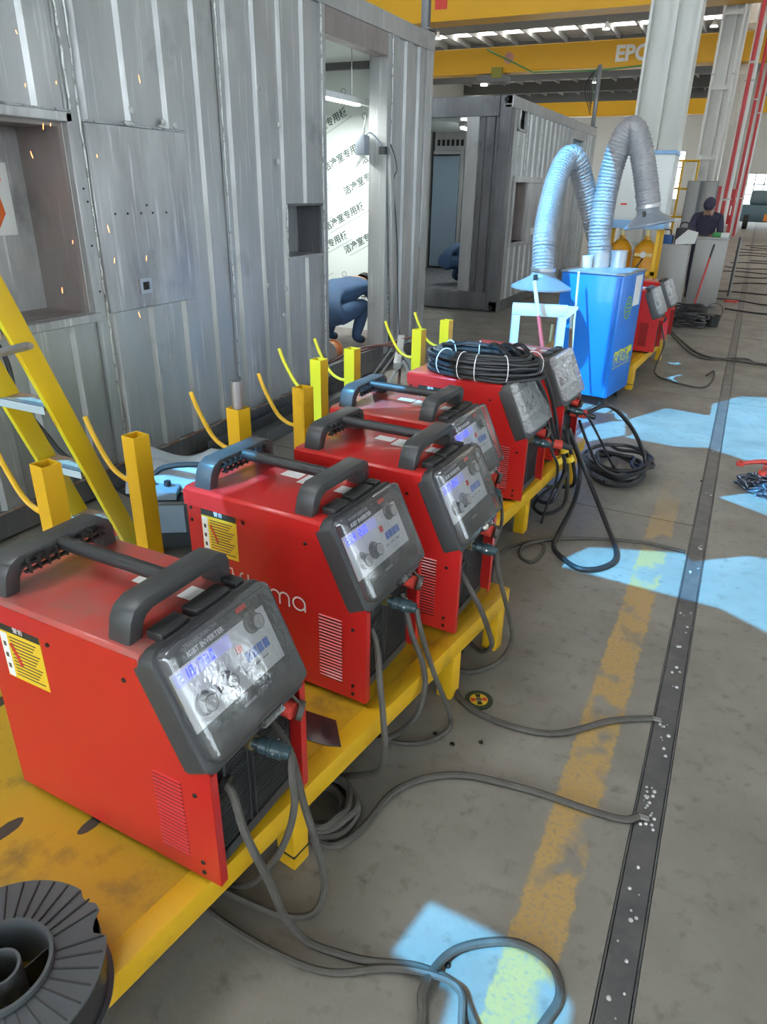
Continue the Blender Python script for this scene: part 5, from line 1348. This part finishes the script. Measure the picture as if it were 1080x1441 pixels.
for z in (.25,.75): MB().box((-.31,-.23,z),(.31,-.2,z+.05)).build('stand_rail', M['yellow'], t); MB().box((-.31,.2,z),(.31,.23,z+.05)).build('stand_rail', M['yellow'], t)
M['cylpaint'] = mat('orange_yellow_cylinder', (.66,.30,.01), .4, var=.05, scale=4)
for k, x in enumerate((-1.42,-1.13)):
    g = thing('gas_cylinder', ['orange gas cylinder with red hose under the white cabinet','orange gas cylinder beside the yellow stand leg'][k], 'gas cylinder', (x,9.55,0))
    MB().lathe([(.001,0),(.125,0),(.135,.02),(.135,.98),(.12,1.06),(.07,1.12),(.04,1.14),(.035,1.18),(.001,1.18)],None,24).build('shell', M['cylpaint'], g)
    MB().box((-.02,-.02,1.18),(.02,.02,1.25)).build('valve', M['brass'], g); MB().cyl((0,-.15,.98),(0,-.19,.98),.035,14).build('gauge', M['steel'], g); MB().box((-.1,-.17,.96),(.1,-.13,.995)).build('regulator', M['brass'], g)
    MB().tube(spline([(.0,-.16,.94),(-.05,-.2,.8),(.06,-.2,.6),(.1,-.18,.3)],6),.009,7).build('gas_hose', M['redpipe'] if k == 0 else CB, g)
# grey steel cupboards, leaning boards
t = thing('steel_cupboard', 'grey steel cupboard with flat top in front of the capped person', 'cupboard', (-.55,12.9,0), .05)
MB().box((-.23,-.2,.02),(.23,.2,1.02)).build('body', M['steelgrey'], t, bevel=.004); MB().box((-.25,-.22,1.02),(.25,.22,1.045)).build('top', M['steelgrey'], t, bevel=.003)
MB().box((-.215,-.208,.06),(.21,-.2,.99)).build('front_panel', M['steelgrey'], t, bevel=.002)
for k, (x, y, z, c, lab) in enumerate(((-.5,12.82,1.046,(.05,.3,.08),'small green pouch on the grey steel cupboard'),(-.38,12.8,1.046,(.75,.77,.73),'small white box on the grey steel cupboard'))):
    o = MB().box((-.06,-.05,0),(.06,.05,.07)).build('tool_pouch' if k == 0 else 'small_box', mat('item%d'%k,c,.5), None, bevel=.012); o.location = (x,y,z); tag(o, lab, 'pouch' if k == 0 else 'box')
o = MB().box((-.20,14.4,0),(-.17,14.9,.98)).build('dark_board', mat('dark_board',(.03,.03,.035),.5)); tag(o, 'dark board standing on edge beside the grey cupboard', 'board')
o = MB().box((-.165,14.4,0),(-.15,14.9,.98)).build('pale_board', M['steelgrey']); tag(o, 'pale board standing flat against the dark board', 'board')
t = thing('steel_locker', 'tall grey two-door steel locker behind the capped person', 'locker', (-1.05,16.2,0))
MB().box((-.27,-.2,0),(.27,.2,1.88)).build('body', M['rafter'], t); MB().box((-.26,-.215,.05),(-.05,-.2,1.87)).build('door', M['steelgrey'], t, bevel=.003); MB().box((.02,-.215,.05),(.26,-.2,1.87)).build('door', M['steelgrey'], t, bevel=.003)
t = thing('tool_cabinet', 'low grey tool cabinet between the white cabinet and the cupboard', 'cabinet', (-.98,11.5,0))
MB().box((-.22,-.2,0),(.22,.2,1.0)).build('body', M['steelgrey'], t, bevel=.004); MB().box((-.2,-.21,.05),(.2,-.2,.95)).build('door', M['steelgrey'], t, bevel=.003)
for k, (x, lab, c) in enumerate(((-1.05,'blue tool box on the low grey tool cabinet',(.03,.1,.3)),(-.83,'black tool bag on the low grey tool cabinet',(.02,.02,.022)))):
    b = thing('tool_box' if k == 0 else 'tool_bag', lab, 'tool box' if k == 0 else 'bag', (x-.05,11.42,1.0))
    MB().box((-.1,-.08,0),(.1,.08,.12+.1*k)).build('body', mat('toolitem%d'%k,c,.5), b, bevel=.02); MB().tube(spline([(-.06,0,.11+.1*k),(-.04,0,.18+.1*k),(.04,0,.18+.1*k),(.06,0,.11+.1*k)],5),.009,6).build('handle', M['black'], b)
o = MB().prism([(-.12,0),(.14,.02),(.16,.17),(.02,.2),(-.12,.06)],'y',-.004,.004).build('white_card', M['paper']); o.location = (-.84,11.33,1.0); tag(o, 'bent white card standing on the low tool cabinet', 'card')
rod('marker_rod', (-.62,12.45,0), (-.50,12.66,.95), .014, mat('rod_red',(.6,.05,.04),.5), 'red and black rod leaning on the grey steel cupboard', M['black'])
o = MB().prism([(-.1,0),(.1,-.02),(.13,.05),(.02,.1),(-.09,.06)],'z',0,.03).build('red_rag', M['redprint'], None, bevel=.01); o.location = (-.12,13.6,0); tag(o, 'red rag on the floor by the dark board', 'rag')
for k, (x, y, lab) in enumerate(((-1.0,20.0,'red fire hose cabinet by the thick red pipe'),(-.92,29.5,'second red fire cabinet further along the pipes'))):
    t = thing('fire_cabinet', lab, 'cabinet', (x,y,0))
    MB().box((-.13,-.12,.7),(.13,.12,1.83)).build('body', M['redpipe'], t, bevel=.006); MB().box((-.11,-.128,.74),(.11,-.12,1.8)).build('door', M['redpipe'], t, bevel=.003)
    MB().box((.03,-.131,1.0),(.08,-.128,1.3)).build('door_print', M['white'], t); 
    for xx in (-.1,.06): MB().box((xx,-.1,0),(xx+.04,.1,.7)).build('stand_leg', M['redpipe'], t)
# yellow guard rail far behind the cabinet
t = thing('guard_rail', 'yellow guard rail behind the white electrical cabinet', 'guard rail', (-1.55,17.5,0))
for x in (-.35,-.05,.25): MB().cyl((x,0,0),(x,0,2.3),.025,10).build('upright', M['yellow'], t)
for z in (1.2,1.75,2.28): MB().cyl((-.36,0,z),(.26,0,z),.022,8).build('rail', M['yellow'], t)
# far tractor unit at the hall end
t = thing('truck', 'teal grey truck parked at the far end of the hall', 'truck', (.1,46,0))
MB().box((-.9,-1.0,.35),(1.3,1.6,1.18)).build('body', mat('teal_body',(.10,.17,.2),.4), t, bevel=.1, bseg=3); MB().box((-.6,-.6,1.18),(1.1,1.4,1.9)).build('cab', M['glass'] if False else mat('truck_cab',(.12,.18,.2),.3), t, bevel=.15, bseg=3)
for x in (-.6,.85):
    for y in (-.95,1.45): MB().cyl((x-.12,y,.35),(x+.12,y,.35),.35,20).build('wheel', M['rubber'], t)
MB().box((.25,-1.03,.4),(.6,-1.0,.75)).build('orange_panel', mat('orange_paint',(.8,.25,.03),.5), t)
